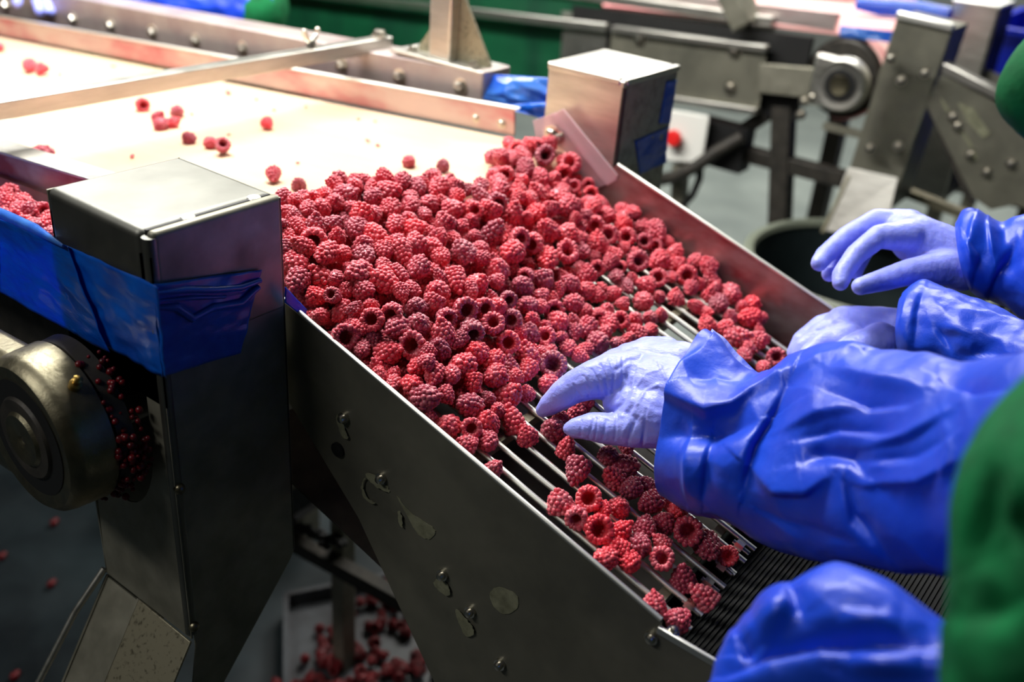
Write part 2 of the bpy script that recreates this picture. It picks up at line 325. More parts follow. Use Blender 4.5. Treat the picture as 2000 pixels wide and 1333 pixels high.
# square cross bar over the belt with wing nut and bolt head
xb = thing('cross_bar', (.9, 1.262, 1.237), 'square steel cross bar lying over the cream belt behind the near post', 'bar')
xt = MB().box((.40, 1.25, 1.2255), (1.322, 1.275, 1.2495)).build('tube', 'steel', xb, bevel=.0018)
wn = MB(); c = aty(608, 92, 1.2625); c[2] = 1.2495
wn.lathe(c, (0, 0, 1), [(.009, 0), (.008, .012), (.004, .016)], 16)
for sg in (-1, 1):
    wn.tube([c+V3(sg*.004, 0, .010), c+V3(sg*.011, 0, .018), c+V3(sg*.014, 0, .028)], [.004, .005, .0042], 10); wn.sphere(c+V3(sg*.014, 0, .028), .0043)
w = wn.build('wing_nut', 'bolt', xt, smooth=True)
c = aty(741, 73, 1.2625); c[2] = 1.2495; MB().lathe(c, (0, 0, 1), [(.014, 0), (.014, .003)], 20).lathe(c+V3(0, 0, .003), (0, 0, 1), [(.011, 0), (.011, .007), (.009, .009)], 6).build('bolt', 'bolt', xt, smooth=True)
# upright square post with gussets standing on the far frame
pc = V3(1.298, 1.10, 0); zt = za-.0565*(1.10-ya)
up = thing('upright_post', (pc[0], pc[1], zt), 'square pale steel upright with triangular gussets standing on the far conveyor frame', 'post')
MB().box((1.275, 1.078, zt+.004), (1.321, 1.124, 2.32)).build('tube', 'steel', up, bevel=.003)
bpl = MB().box((1.262, 1.00, zt), (1.338, 1.20, zt+.005)).build('base_plate', 'steel', up, bevel=.001)
MB().prism([(1.296, 1.078, zt+.005), (1.296, 1.008, zt+.005), (1.296, 1.008, zt+.012), (1.296, 1.074, zt+.115), (1.296, 1.078, zt+.115)], (.004, 0, 0)).build('gusset', 'galv', up)
MB().prism([(1.296, 1.124, zt+.005), (1.296, 1.165, zt+.005), (1.296, 1.165, zt+.012), (1.296, 1.128, zt+.06), (1.296, 1.124, zt+.06)], (.004, 0, 0)).build('gusset', 'galv', up)
for y in (1.03, 1.165): bolt(bpl, (1.282, y, zt+.005), (0, 0, 1), .008, .008)

# ================================================================== SIDE TROUGH, FILM AND BERRY GUTTER (left edge)
tr_ = thing('side_trough', (.56, 1.4, 1.1), 'narrow steel side trough of raspberries left of the near post', 'trough')
MB().hexa([fx(.497, .875, 1.144), fx(.606, .875, 1.144), fx(.606, 3.2, .996), fx(.497, 3.2, .996), fx(.497, .875, 1.148), fx(.606, .875, 1.148), fx(.606, 3.2, 1.0), fx(.497, 3.2, 1.0)]).build('base', 'steel_stain_far', tr_)
MB().hexa([fx(.594, .875, 1.12), fx(.604, .875, 1.12), fx(.604, 3.2, .975), fx(.594, 3.2, .975), fx(.594, .875, 1.178), fx(.604, .875, 1.178), fx(.604, 3.2, 1.03), fx(.594, 3.2, 1.03)]).build('lip', 'steel_stain_far', tr_)
MB().hexa([fx(.494, .875, 1.10), fx(.497, .875, 1.10), fx(.497, 3.2, .95), fx(.494, 3.2, .95), fx(.494, .875, 1.152), fx(.497, .875, 1.152), fx(.497, 3.2, 1.0), fx(.494, 3.2, 1.0)]).build('outer_side', 'steel', tr_)
fl = thing('plastic_film', (.48, 1.2, 1.14), 'bright blue plastic film draped over the trough left of the near post', 'film')
P = [atx(128, 482, .447), atx(214, 690, .447)]
a0, a1 = atx(0, 427, .460), atx(0, 572, .460)
e0 = a0+V3(0, 1.6, -.11); e1 = a1+V3(0, 1.6, -.11)
sheet(a0, P[0], P[1], a1, 60, 30, (-1, 0, .1), .004, 13, .0006, 2.).build('sheet', 'film', fl, smooth='all')
sheet(e0, a0, a1, e1, 60, 22, (-1, 0, .1), .004, 13, .0006, 2.).build('sheet', 'film', fl, smooth='all')
MB().tube([e0+V3(.006, 0, 0), a0+V3(.006, 0, .0015), (a0+P[0])/2+V3(.004, 0, .002), P[0]+V3(-.002, 0, .001)], [.006, .006, .0055, .0015], 14).build('folded_edge', 'film_pale', fl, smooth=True)
ff = thing('plastic_film', (1.27, .92, 1.2), 'crumpled pale blue film wrapped round the frame end beside the far post', 'film')
sheet(atx(932, 143, 1.285), atx(1085, 152, 1.285), atx(1085, 228, 1.285), atx(932, 192, 1.262), 40, 24, (-1, 0, .3), .010, 13, .0008, 4., .006).build('sheet', 'film_pale', ff, smooth='all')
sheet(atx(975, 205, 1.262), atx(1085, 200, 1.27), atx(1085, 240, 1.262), atx(1000, 215, 1.255), 24, 12, (-1, 0, .3), .008, 20, .0008, 9.).build('folded_edge', 'film', ff, smooth='all')

# ================================================================== NEAR POST HOUSING
x0, x1, y0, y1, zt1 = .455, .602, .714, .872, 1.274
np_ = thing('machine_post', (.53, .79, .8), 'large brushed steel post housing in the left foreground wrapped in blue tape', 'post')
# side plate with the round-bottomed slot for the shaft (left face)
ys, zs, rs = .812, 1.052, .108
slot = [V3(x0, y1, zs-.055)]
for k in range(0, 15):
    a = math.radians(205+ (345-205)*k/14); slot.append(V3(x0, ys-rs*math.cos(a)*-1*-1, zs+rs*math.sin(a)))
slot = []
for k in range(15):
    a = math.radians(222+(362-222)*k/14); slot.append(V3(x0, min(y1, ys-rs*.62*math.cos(a)), zs+rs*math.sin(a)))
left = [V3(x0, y0, zt1-.02), V3(x0, y0, .806), V3(x0, y1, .806)]+slot+[V3(x0, ys-rs*.62, 1.10), V3(x0, y1, 1.10), V3(x0, y1, zt1-.02)]
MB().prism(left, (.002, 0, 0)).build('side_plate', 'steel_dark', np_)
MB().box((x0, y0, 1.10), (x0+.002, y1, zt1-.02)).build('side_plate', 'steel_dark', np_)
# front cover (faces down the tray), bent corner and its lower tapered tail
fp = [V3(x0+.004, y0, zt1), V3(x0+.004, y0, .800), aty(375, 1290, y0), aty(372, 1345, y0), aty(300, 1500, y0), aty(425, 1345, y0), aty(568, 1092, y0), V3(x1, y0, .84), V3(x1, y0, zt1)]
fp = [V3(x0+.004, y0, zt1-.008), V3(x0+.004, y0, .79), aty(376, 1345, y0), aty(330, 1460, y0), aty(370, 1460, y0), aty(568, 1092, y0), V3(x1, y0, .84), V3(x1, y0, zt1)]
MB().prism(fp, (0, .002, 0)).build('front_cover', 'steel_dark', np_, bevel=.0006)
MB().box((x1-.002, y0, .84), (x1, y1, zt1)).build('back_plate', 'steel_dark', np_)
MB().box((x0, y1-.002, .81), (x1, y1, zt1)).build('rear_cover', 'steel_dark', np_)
# top: cap sheet folded over the edge, narrow slot, front strip, weld spots
cpn = MB().box((x0-.001, y0+.012, zt1-.12), (x1+.001, y1+.001, zt1+.0022)).build('cap', 'steel_cap', np_, bevel=.008, seg=6)
MB().box((x0+.006, y0+.0105, zt1-.004), (x1-.004, y0+.0135, zt1+.0015)).build('seam_gap', 'black', np_)
MB().box((x0+.004, y0-.0008, zt1-.12), (x1+.001, y0+.0105, zt1+.0024)).build('front_strip', 'steel_dark', np_, bevel=.005, seg=5)
for x in (.505, .580): MB().lathe((x, y0+.0125, zt1+.0012), (0, 0, 1), [(.007, 0), (.006, .0015), (.003, .0022)], 16).build('weld', 'steel_wet', cpn, smooth=True)
MB().tube([(x0+.0048, y0+.0058, zt1-.003), (x0+.0048, y0+.0058, .81)], .0068, 16).build('corner_bead', 'steel_cap', np_, smooth=True)
for z in (1.005, .822): MB().sphere((x0+.004, y0-.001, z), .006).build('weld', 'cast', np_, smooth=True)
# blue tape wrapped round the corner
A0, A1, A2, A3 = atx(108, 471, x0-.003), atx(301, 557, x0-.003), atx(318, 737, x0-.003), atx(140, 645, x0-.003)
sheet(A0, A1+V3(0, -.004, 0), A2+V3(0, -.004, 0), A3, 40, 26, (-1, 0, 0), .0024, 24, .0006, 3.).build('tape', 'tape', np_, smooth='all')
B0, B1, B2, B3 = aty(299, 556, y0-.004), aty(512, 527, y0-.004), aty(470, 690, y0-.004), aty(316, 737, y0-.004)
tp = sheet(B0, B1, B2, B3, 50, 30, (0, -1, 0), .002, 22, .0006, 5.).build('tape', 'tape', np_, smooth='all')
for (pl, r) in (([(305, 572), (360, 566), (420, 566), (470, 562), (509, 548)], .0035), ([(306, 600), (345, 600), (375, 622), (415, 600), (470, 592), (505, 560)], .0045), ([(308, 588), (370, 582), (440, 580)], .0025)):
    MB().tube([aty(x, y, y0-.0045) for x, y in pl], [r*.5]+[r]*(len(pl)-2)+[r*.7], 10).build('tape_wrinkle', 'tape', tp, smooth=True)
# discharge chute below the housing
ch = np_
cd = unit(V3(-.55, -.02, -.83)); base = V3(.455, .725, .80); cn = unit(np.cross(cd, V3(0, 1, 0)))
fl4 = [base+V3(.0, -.008, 0), base+V3(0, .085, .003), base+V3(0, .085, 0)+cd*.42, base+V3(0, -.008, 0)+cd*.42]
MB().prism(fl4, cn*.003).build('chute_floor', 'galv', ch, bevel=.0008)
for (dy, h, m) in ((.085, .05, 'steel_dark'), (.145, .075, 'steel_dark')):
    a = base+V3(0, dy, .003); MB().prism([a, a-cn*h*0+V3(0, .0, .0)+cd*.42, a+cd*.42-cn*(-h), a-cn*(-h)], V3(0, .003, 0)).build('chute_wall', m, ch)
MB().prism([base+V3(0, .088, 0), base+V3(0, .148, 0), base+V3(0, .148, 0)+cd*.42, base+V3(0, .088, 0)+cd*.42], cn*.003).build('chute_floor', 'steel_dark', ch)
a = base+V3(.0, .150, .01); MB().tube([a, a+cd*.05+V3(-.012, .006, 0), a+cd*.16+V3(-.018, .014, 0), a+cd*.30+V3(-.012, .012, 0), a+cd*.42], .004, 10).build('rolled_rim', 'steel', ch, smooth=True)

# ================================================================== BEARING UNIT ON THE LEFT
by, bz = .825, 1.055
bu = thing('bearing_unit', (.4, by, bz), 'round cast bearing housing with recessed shaft end at the left frame edge', 'bearing')
hs = MB().lathe((.372, by, bz), (1, 0, 0), [(.060, .002), (.074, 0), (.080, .006), (.082, .014), (.084, .044), (.078, .048), (.02, .048)], 64).build('housing', 'cast', bu, smooth=True)
MB().beam((.397, by, bz), (.397, by+.17, bz-.01), .040, .15, (0, 0, 1)).build('mounting_arm', 'cast', bu, bevel=.012, seg=3)
MB().lathe((.370, by, bz), (1, 0, 0), [(.045, .012), (.060, .0125), (.0605, .003)], 56).build('recess', 'black', hs, smooth=True)
MB().lathe((.369, by, bz), (1, 0, 0), [(.030, .001), (.041, .001), (.044, .005), (.046, .012)], 56).build('seal_ring', 'iron', hs, smooth=True)
MB().lathe((.367, by, bz), (1, 0, 0), [(.003, .004), (.006, .0012), (.026, 0), (.029, .003), (.029, .01)], 48).build('shaft_end', 'cast', bu, smooth=True)
gp = atx(141, 758, .40)
d = unit(gp-V3(gp[0], by, bz)); c = V3(.402, by, bz)+d*.083
MB().lathe(c, d, [(.006, 0), (.006, .006), (.0035, .007), (.0035, .011), (.0045, .014), (.002, .016)], 14).build('grease_nipple', 'brass', hs, smooth=True)
dr = MB(); dr.lathe((.414, by, bz), (1, 0, 0), [(.03, 0), (.070, .001), (.082, .006), (.084, .022), (.03, .024)], 64); dr.build('drive_disc', 'iron', bu, smooth=True)
MB().lathe((.40, by, bz), (1, 0, 0), [(.028, 0), (.028, .21)], 32).build('shaft', 'steel_dark', bu, smooth=True)
pb = MB()
for k in range(150):
    a = math.radians(random.uniform(-75, 70)); r = .083+random.gauss(0, .004); x = random.uniform(.416, .446)
    if random.random() < .35: a = math.radians(random.gauss(-8, 12)); r += random.uniform(0, .008)
    pb.sphere((x, by-r*math.cos(a), bz+r*math.sin(a)), random.uniform(.0018, .0042), 8, 6)
tag(pb.build('crushed_pulp', 'pulp', bu, smooth='all'), 'dark red crushed raspberry pulp', None, kind='stuff')

# ================================================================== FAR POST HOUSING
X0, X1, Y0, Y1, ZT = 1.212, 1.362, .703, .835, 1.297
fp_ = thing('machine_post', (1.29, .77, .7), 'bright steel post housing at the far side of the tray with two blue tape patches', 'post')
MB().box((X0, Y0+.001, .72), (X1, Y1, ZT)).build('housing', 'steel', fp_, bevel=.002)
MB().box((X0+.003, Y0, .72), (X1, Y0+.002, ZT)).build('front_cover', 'galv_lit', fp_)
cp = MB(); cp.box((X0-.0015, Y0+.010, ZT), (X1+.001, Y1+.001, ZT+.003)); cp.box((X0-.002, Y0+.008, ZT-.007), (X0+.001, Y1, ZT+.002)); cp.build('cap', 'steel', fp_, bevel=.002, seg=3)
MB().box((X0+.012, Y0+.0085, ZT-.002), (X1-.02, Y0+.0118, ZT+.0022)).build('seam_gap', 'black', fp_)
MB().box((X0+.004, Y0-.002, ZT-.006), (X1+.004, Y0+.009, ZT+.003)).build('front_strip', 'steel', fp_, bevel=.002, seg=3)
MB().tube([(X0+.001, Y0+.001, ZT-.008), (X0+.001, Y0+.001, .75)], .0035, 10).build('corner_bead', 'iron', fp_, smooth=True)
sheet(aty(1303, 158, Y0-.001), aty(1322, 156, Y0-.001), aty(1309, 242, Y0-.001), aty(1287, 241, Y0-.001), 8, 20, (0, -1, 0), .001, 30, .0006, 1.).build('tape', 'tape', fp_, smooth='all')
sheet(aty(1240, 275, Y0-.001), aty(1307, 246, Y0-.001), aty(1300, 318, Y0-.001), aty(1250, 341, Y0-.001), 20, 20, (0, -1, 0), .0015, 30, .0006, 2.).build('tape', 'tape', fp_, smooth='all')
# clear plastic guard flap between rail end and far post
cg = thing('plastic_guard', (1.19, .82, 1.18), 'clear plastic guard flap bent down beside the far post', 'guard')
gx = 1.196
pl = [atx(x, y, gx) for x, y in ((1040, 236), (1084, 220), (1190, 358), (1158, 372), (1118, 322), (1050, 282))]
MB().prism(pl, (.003, 0, 0)).build('sheet', 'clear', cg, bevel=.0006)
q = [atx(x, y, gx-.001) for x, y in ((1080, 224), (1102, 212), (1208, 342), (1204, 352), (1187, 362))]
MB().prism(q, (-.0035, 0, 0)).build('bent_edge', 'clear', cg, bevel=.001)
bolt(cg, atx(1078, 262, gx-.001), (-1, 0, 0), .009, .006); bolt(cg, atx(1093, 268, gx-.001), (-1, 0, 0), .006, .008)

# ================================================================== INSPECTION TRAY
ty = thing('sorting_tray', wt(.2, .2, -.1), 'sloping steel sorting tray with rod floor below the belt end', 'tray')
un = -.085; Pn = wt(0, un, 0)
def onn(px, py, off=0.): return onp(px, py, Pn-U*off, U)
lower = [onn(x, y) for x, y in ((554, 640), (640, 720), (1300, 1235), (1420, 1316), (1440, 1420), (880, 1420), (848, 1333), (700, 1012), (568, 792), (554, 775))]
MB().prism(lower, U*.003).build('lower_side_plate', 'steel_plate', ty)
upper = [onn(x, y, .002) for x, y in ((554, 584), (562, 591), (850, 835), (1240, 1166), (1293, 1212), (1290, 1228), (1330, 1252), (1412, 1306), (1440, 1420), (1010, 1420), (975, 1302), (918, 1200), (865, 1128), (742, 938), (668, 826), (620, 752), (554, 690))]
usp = MB().prism(upper, U*.002).build('near_side_plate', 'steel_plate', ty)
MB().tube([onn(554, 584, .001), onn(850, 835, .001), onn(1240, 1166, .001), onn(1292, 1211, .001)], .0026, 10).build('near_edge', 'steel_wet', ty, smooth=True)
MB().beam(onn(1284, 1229, .004), onn(1409, 1303, .004), .004, .008, N).build('lower_edge', 'steel_wet', ty, bevel=.001)
for (px, py) in ((671, 817), (744, 935), (864, 1124), (918, 1196), (976, 1299)): bolt(usp, onn(px, py, .004), -U, .0045, .005)
bolt(usp, onn(1272, 1247, .004), -U, .0045, .004); bolt(usp, onn(660, 879, .001), -U, .006, .001, 'black')
bolt(ty, onn(1312, 1238, .0)+N*.002, N, .004, .005)
def ragged(poly, n=5):
    P = [V3(*p) for p in poly]; k = len(P); out = []
    for i in range(k):
        a, b, c, d = P[i-1], P[i], P[(i+1) % k], P[(i+2) % k]
        for t in (j/n for j in range(n)):
            q = .5*(2*b+(c-a)*t+(2*a-5*b+4*c-d)*t*t+(3*b-a-3*c+d)*t**3); out.append(q+V3(random.gauss(0, .7), random.gauss(0, .7)))
    return out
for poly in (((658, 812), (668, 818), (676, 845), (680, 858), (668, 852), (660, 830)), ((715, 925), (735, 930), (756, 950), (760, 962), (742, 955), (722, 940)),
             ((716, 932), (710, 945), (712, 962), (722, 976), (732, 983), (728, 984), (714, 976), (706, 958), (708, 940)), ((775, 968), (800, 1000), (845, 1030), (850, 1042), (838, 1054), (818, 1044), (800, 1015)),
             ((778, 1000), (784, 1004), (786, 1030), (780, 1020)), ((852, 1132), (872, 1138), (880, 1156), (874, 1164), (858, 1155), (848, 1142)), ((958, 1156), (980, 1148), (1012, 1166), (1008, 1190), (985, 1200), (962, 1180)),
             ((890, 1190), (912, 1212), (926, 1232), (920, 1244), (905, 1236))):
    MB().prism([onn(x, y, .0022) for x, y in ragged(poly)], -U*.0006).build('tape_residue', 'residue', usp)
uf = .507; Pf = wt(0, uf, 0)
def onf(px, py): return onp(px, py, Pf, U)
far = [onf(x, y) for x, y in ((1204, 322), (1212, 325), (1620, 600), (1660, 650), (1650, 745), (1150, 445), (1150, 400))]
far = [onf(1204, 322), onf(1620, 600), onf(1668, 640), onf(1690, 770), wt(.05, uf, -.10), wt(.52, uf, -.08)]
MB().prism(far, U*.003).build('far_side_plate', 'steel_stain_far', ty)
MB().tube([onf(1206, 322)+U*.001, onf(1620, 600)+U*.001, onf(1668, 640)+U*.001], .0026, 10).build('far_edge', 'steel_wet', ty, smooth=True)
for k in range(-1, 22):
    u = -.045+.0242*k; w = random.uniform(-.0012, .0012); j = random.uniform(.05, .2)
    path = [wt(s, u+(w*2*math.exp(-((s-j)/.03)**2))+w*.4*math.sin(s*25), 0) for s in np.linspace(-.028, .44, 24)]
    MB().tube(path, .0032, 12).build('rod', 'steel_wet', ty, smooth=True)
for s in (.006, .23): MB().prism([wt(s, -.08, -.0035), wt(s, uf, -.0035), wt(s, uf, -.020), wt(s, -.08, -.020)], T*.010).build('rod_support', 'galv', ty)
for u in (-.022, .017, .05, .09, .12): MB().lathe(wt(-.018, u, -.001), T, [(.006, 0), (.006, .009)], 6).lathe(wt(-.026, u, -.001), T, [(.0032, 0), (.0032, .02)], 10).build('nut', 'bolt', ty, smooth=True)
MB().prism([wt(.40, -.083, -.004), wt(.40, uf, -.004), wt(.52, uf, -.004), wt(.52, -.083, -.004)], N*.002).build('pan', 'steel_stain_far', ty)
MB().prism([wt(.0, -.083, -.2), wt(.0, uf, -.2), wt(.5, uf, -.2), wt(.5, -.083, -.2)], N*.002).build('catch_plate', 'iron', ty)
MB().prism([wt(.012, -.083, -.022), wt(.012, uf, -.022), wt(.012, uf, -.2), wt(.012, -.083, -.2)], T*.002).build('end_plate', 'iron', ty)
sheet(aty(557, 560, .70), aty(600, 605, .70), aty(596, 622, .70), aty(557, 592, .70), 12, 8, (0, -1, 0), .001, 30, .0008, 3.).build('film_strip', 'film_pale', ty, smooth='all')
# ribbed mat / receiving belt at the foot of the tray
rb = thing('ribbed_mat', (.9, .1, .93), 'dark ribbed receiving mat below the lower end of the rods', 'mat')
zr = .925; m_ = MB(); m_.box((.645, -.30, zr-.012), (1.75, .300, zr)); m_.build('base', 'ribbed', rb)
m_ = MB()
for k in range(118):
    a = .298-k*.005; m_.beam((.648, a, zr+.0008), (1.747, a, zr+.0008), .0022, .0022)
m_.build('ribs', 'ribbed', rb)

# ================================================================== STAND UNDER THE TRAY
sd = thing('tray_stand', (1.1, 1.0, 0), 'dirty steel stand of square tubes under the sorting tray', 'stand')
X = 1.05
MB().beam(V3(X, atx(670, 1110, X)[1], 0), atx(668, 900, X), .034, .034, (0, 1, 0)).build('leg', 'steel_dark', sd, bevel=.002)
MB().beam(atx(560, 1052, X-.03), atx(872, 1222, X-.03), .028, .03).build('brace', 'iron', sd, bevel=.002)
MB().beam(atx(545, 945, X+.03), atx(650, 895, X-.1), .028, .026).build('brace', 'steel_dark', sd, bevel=.002)
MB().beam(atx(560, 1000, X+.05), atx(660, 930, X-.03), .05, .045).build('cross_member', 'iron', sd)
MB().beam(atx(668, 905, X), wt(.3, .2, -.14), .034, .034).build('cross_member', 'steel_dark', sd)
MB().beam((X, .62, 0), (X, .62, .8), .034, .034, (0, 1, 0)).build('leg', 'steel_dark', sd, bevel=.002)
dd = MB()
for k in range(120):
    t = random.random(); P = atx(570, 1035, X-.03)+(atx(668, 1075, X-.03)-atx(570, 1035, X-.03))*t
    dd.sphere(P+V3(random.gauss(0, .006), random.gauss(0, .006), random.uniform(.006, .018)), random.uniform(.003, .008), 8, 6)
tag(dd.build('caked_dirt', 'black', sd, smooth='all'), None, None, kind='stuff')
# ================================================================== SECOND LINE (background, right)
X2 = 2.381
c2 = thing('sorting_conveyor', (2.7, 1.8, 0), 'second sorting conveyor with pink stained belt in the right background', 'conveyor')
def lp(px, py, x=X2): return atx(px, py, x)
def strip(pts, x, w, name, m, par, bev=.0): return MB().prism([atx(a, b, x) for a, b in pts], (w, 0, 0)).build(name, m, par, bevel=bev)
def ext(p, q, k): return (p[0]+(q[0]-p[0])*k, p[1]+(q[1]-p[1])*k)
spl = strip([(1196, 60), (1498, 96), (1482, 212), (1180, 172)], X2, .004, 'side_panel', 'steel_plate', c2)
MB().beam(lp(1198, 56), lp(1500, 95), .03, .016).build('panel_flange', 'steel', c2, bevel=.002)
MB().beam(lp(1180, 172), lp(1481, 217), .03, .016).build('panel_flange', 'steel', c2, bevel=.002)
strip([(1100, 46), (1186, 56), (1176, 200), (1088, 188)], X2+.01, .01, 'end_panel', 'steel', c2)
MB().beam(lp(520, -24, X2), lp(1186, 54, X2), .02, .022).build('lower_rail', 'steel', c2, bevel=.002)
MB().beam(lp(1050, -22, X2+.05), lp(1512, 42, X2+.05), .03, .024).build('upper_rail', 'steel', c2, bevel=.002)
MB().beam(lp(1100, 30, X2+.05), lp(1512, 84, X2+.05), .02, .028).build('middle_rail', 'steel', c2, bevel=.002)
strip([(1100, 10), (1512, 56), (1512, 76), (1100, 26)], X2+.06, .006, 'side_panel', 'steel_dark', c2)
for (px, py) in ((1250, 77), (1435, 100), (1427, 172)): bolt(spl, lp(px, py), (-1, 0, 0), .013, .012)
# belt, end roller
ry, rz, rr = .815, 1.103, .098
bz2 = rz+rr
prof = [(3.6, bz2-.19)]+[(ry+.0, bz2)]+[(ry-rr*math.sin(a), rz+rr*math.cos(a)) for a in (math.pi*k/16 for k in range(1, 17))]+[(ry+.015, rz-rr)]
MB().grid(np.array([[V3(x, y, z) for x in (2.44, 3.03)] for y, z in prof]), V3(0, 0, 0)+np.array([[V3(0, 0, 0) if False else .005*unit(V3(0, min(y-ry, 0)+1e-9, (z-rz) if y <= ry else (1 if z > rz-.12+ (ry-y)*.06 else -1)*.1)) for x in (0, 1)] for y, z in prof])).build('belt', 'belt_pink', c2, smooth=True)
MB().lathe((2.43, ry, rz), (1, 0, 0), [(.02, 0), (rr-.012, .001), (rr-.004, .012), (rr-.004, .59), (.02, .6)], 48).build('roller', 'iron', c2, smooth=True)
MB().hexa([V3(2.44, .86, bz2+.005), V3(2.46, .86, bz2+.005), V3(2.46, 1.5, bz2-.03), V3(2.44, 1.5, bz2-.03), V3(2.44, .86, bz2+.045), V3(2.46, .86, bz2+.045), V3(2.46, 1.5, bz2+.01), V3(2.44, 1.5, bz2+.01)]).build('guide_rail', 'steel_stain', c2)
MB().hexa([V3(3.04, .86, bz2-.01), V3(3.06, .86, bz2-.01), V3(3.06, 3.6, bz2-.18), V3(3.04, 3.6, bz2-.18), V3(3.04, .86, bz2+.05), V3(3.06, .86, bz2+.05), V3(3.06, 3.6, bz2-.12), V3(3.04, 3.6, bz2-.12)]).build('guide_rail', 'steel_stain', c2)
MB().beam(lp(1484, 152), lp(1590, 162), .02, .07).build('bearing_bracket', 'steel_dark', c2, bevel=.002)
MB().beam(lp(1420, -40, X2+.03), lp(1462, 50, X2+.03), .09, .05).build('fairing', 'steel_dark', c2, bevel=.004)
bb = MB(); bc = lp(1640, 167, X2-.02)
bb.lathe(bc, (1, 0, 0), [(.036, .004), (.056, 0), (.062, .006), (.064, .03)], 48); b_ = bb.build('bearing', 'steel', c2, smooth=True)
MB().hexa([bc+V3(.002, .0, -.06), bc+V3(.03, 0, -.06), bc+V3(.03, .075, -.062), bc+V3(.002, .075, -.062), bc+V3(.002, 0, .06), bc+V3(.03, 0, .06), bc+V3(.03, .075, .062), bc+V3(.002, .075, .062)]).build('bearing_base', 'steel', b_, bevel=.008)
MB().lathe(bc+V3(-.002, 0, 0), (1, 0, 0), [(.026, .005), (.036, .004), (.037, .0)], 40).build('recess', 'black', b_, smooth=True)
MB().lathe(bc+V3(-.006, 0, 0), (1, 0, 0), [(.005, .003), (.022, 0), (.025, .004), (.025, .012)], 32).build('shaft_end', 'cast', b_, smooth=True)
for (px, py) in ((1588, 190), (1571, 198), (1564, 224)): bolt(c2, lp(px, py, X2-.01), (-1, 0, 0), .009, .012)
MB().hexa([V3(2.415, .90, .98), V3(2.43, .90, .98), V3(2.43, 1.6, .95), V3(2.415, 1.6, .95), V3(2.415, .90, 1.185), V3(2.43, .90, 1.185), V3(2.43, 1.6, 1.15), V3(2.415, 1.6, 1.15)]).build('gap_shade_panel', 'black', c2)  # added black sheet, painted shade for the gap behind the frame
# legs and braces of the second line
for (a, b, w) in (((1532, 205), (1522, 470), .05), ((1500, 222), (1330, 335), .035), ((1420, 290), (1650, 350), .04), ((1430, 60), (1430, 61), .01)):
    if w > .02: MB().beam(lp(*a, X2+.05), lp(*b, X2+.05), w, w).build('brace' if w < .05 else 'leg', 'iron', c2, bevel=.003)
MB().beam(lp(1522, 460, X2+.05), V3(lp(1522, 460, X2+.05)[0], lp(1522, 460, X2+.05)[1], 0), .05, .05).build('leg', 'iron', c2)
MB().beam((3.05, 1.0, 0), (3.05, 1.0, 1.05), .05, .05).build('leg', 'iron', c2); MB().beam((2.43, 3.3, 0), (2.43, 3.3, 1.0), .05, .05).build('leg', 'iron', c2)
MB().beam(lp(1610, 245, X2+.02), lp(1690, 265, X2+.02), .02, .016).build('cross_member', 'steel_dark', c2)
# dark green sheet behind the upright
gc = thing('green_sheet', (2.42, 2.4, .9), 'dark green plastic sheet hanging along the second conveyor behind the upright post', 'sheet')
g0 = [atx(420, -150, 2.425), atx(1180, -20, 2.425), atx(1150, 190, 2.425), atx(440, 190, 2.425)]
sheet(g0[0], g0[1], g0[2], g0[3], 60, 16, (-1, 0, 0), .008, 5, .003, 6.).build('sheet', 'curtain', gc, smooth='all')
# discharge housing with clear cover
dc = thing('machine_post', (2.42, .64, .7), 'tilted steel discharge post with clear round cover above the grey drum', 'post')
fc = [lp(1752, 32), lp(1860, 58), lp(1742, 408), lp(1622, 445)]
MB().prism(fc, (.13, 0, 0)).build('housing', 'steel_plate', dc, bevel=.003)
MB().beam(lp(1752, 32)+V3(0, 0, .004), lp(1862, 58)+V3(0, 0, .004), .02, .016).build('cap', 'steel_wet', dc, bevel=.003)
MB().prism([lp(1655, 330, X2-.004), lp(1752, 352, X2-.004), lp(1725, 470, X2-.05), lp(1612, 450, X2-.05)], (.004, 0, .004)).build('chute_lip', 'steel', dc)
MB().beam(lp(1660, 345, X2-.006), lp(1608, 455, X2-.05), .008, .012).build('chute_edge', 'galv', dc)
# clear dome cover: rounded plate bulging towards the viewer
cc = [(1740, 118), (1800, 128), (1812, 160), (1790, 230), (1762, 290), (1720, 306), (1685, 292), (1690, 240), (1705, 180), (1722, 135)]
ccv = MB().prism([lp(x, y, X2-.03) for x, y in cc], (.003, 0, 0)).build('clear_cover', 'clear2', dc, bevel=.002)
for (px, py) in ((1740, 114), (1806, 143), (1699, 290), (1754, 286), (1760, 157)): bolt(ccv, lp(px, py, X2-.03), (-1, 0, 0), .008, .01)
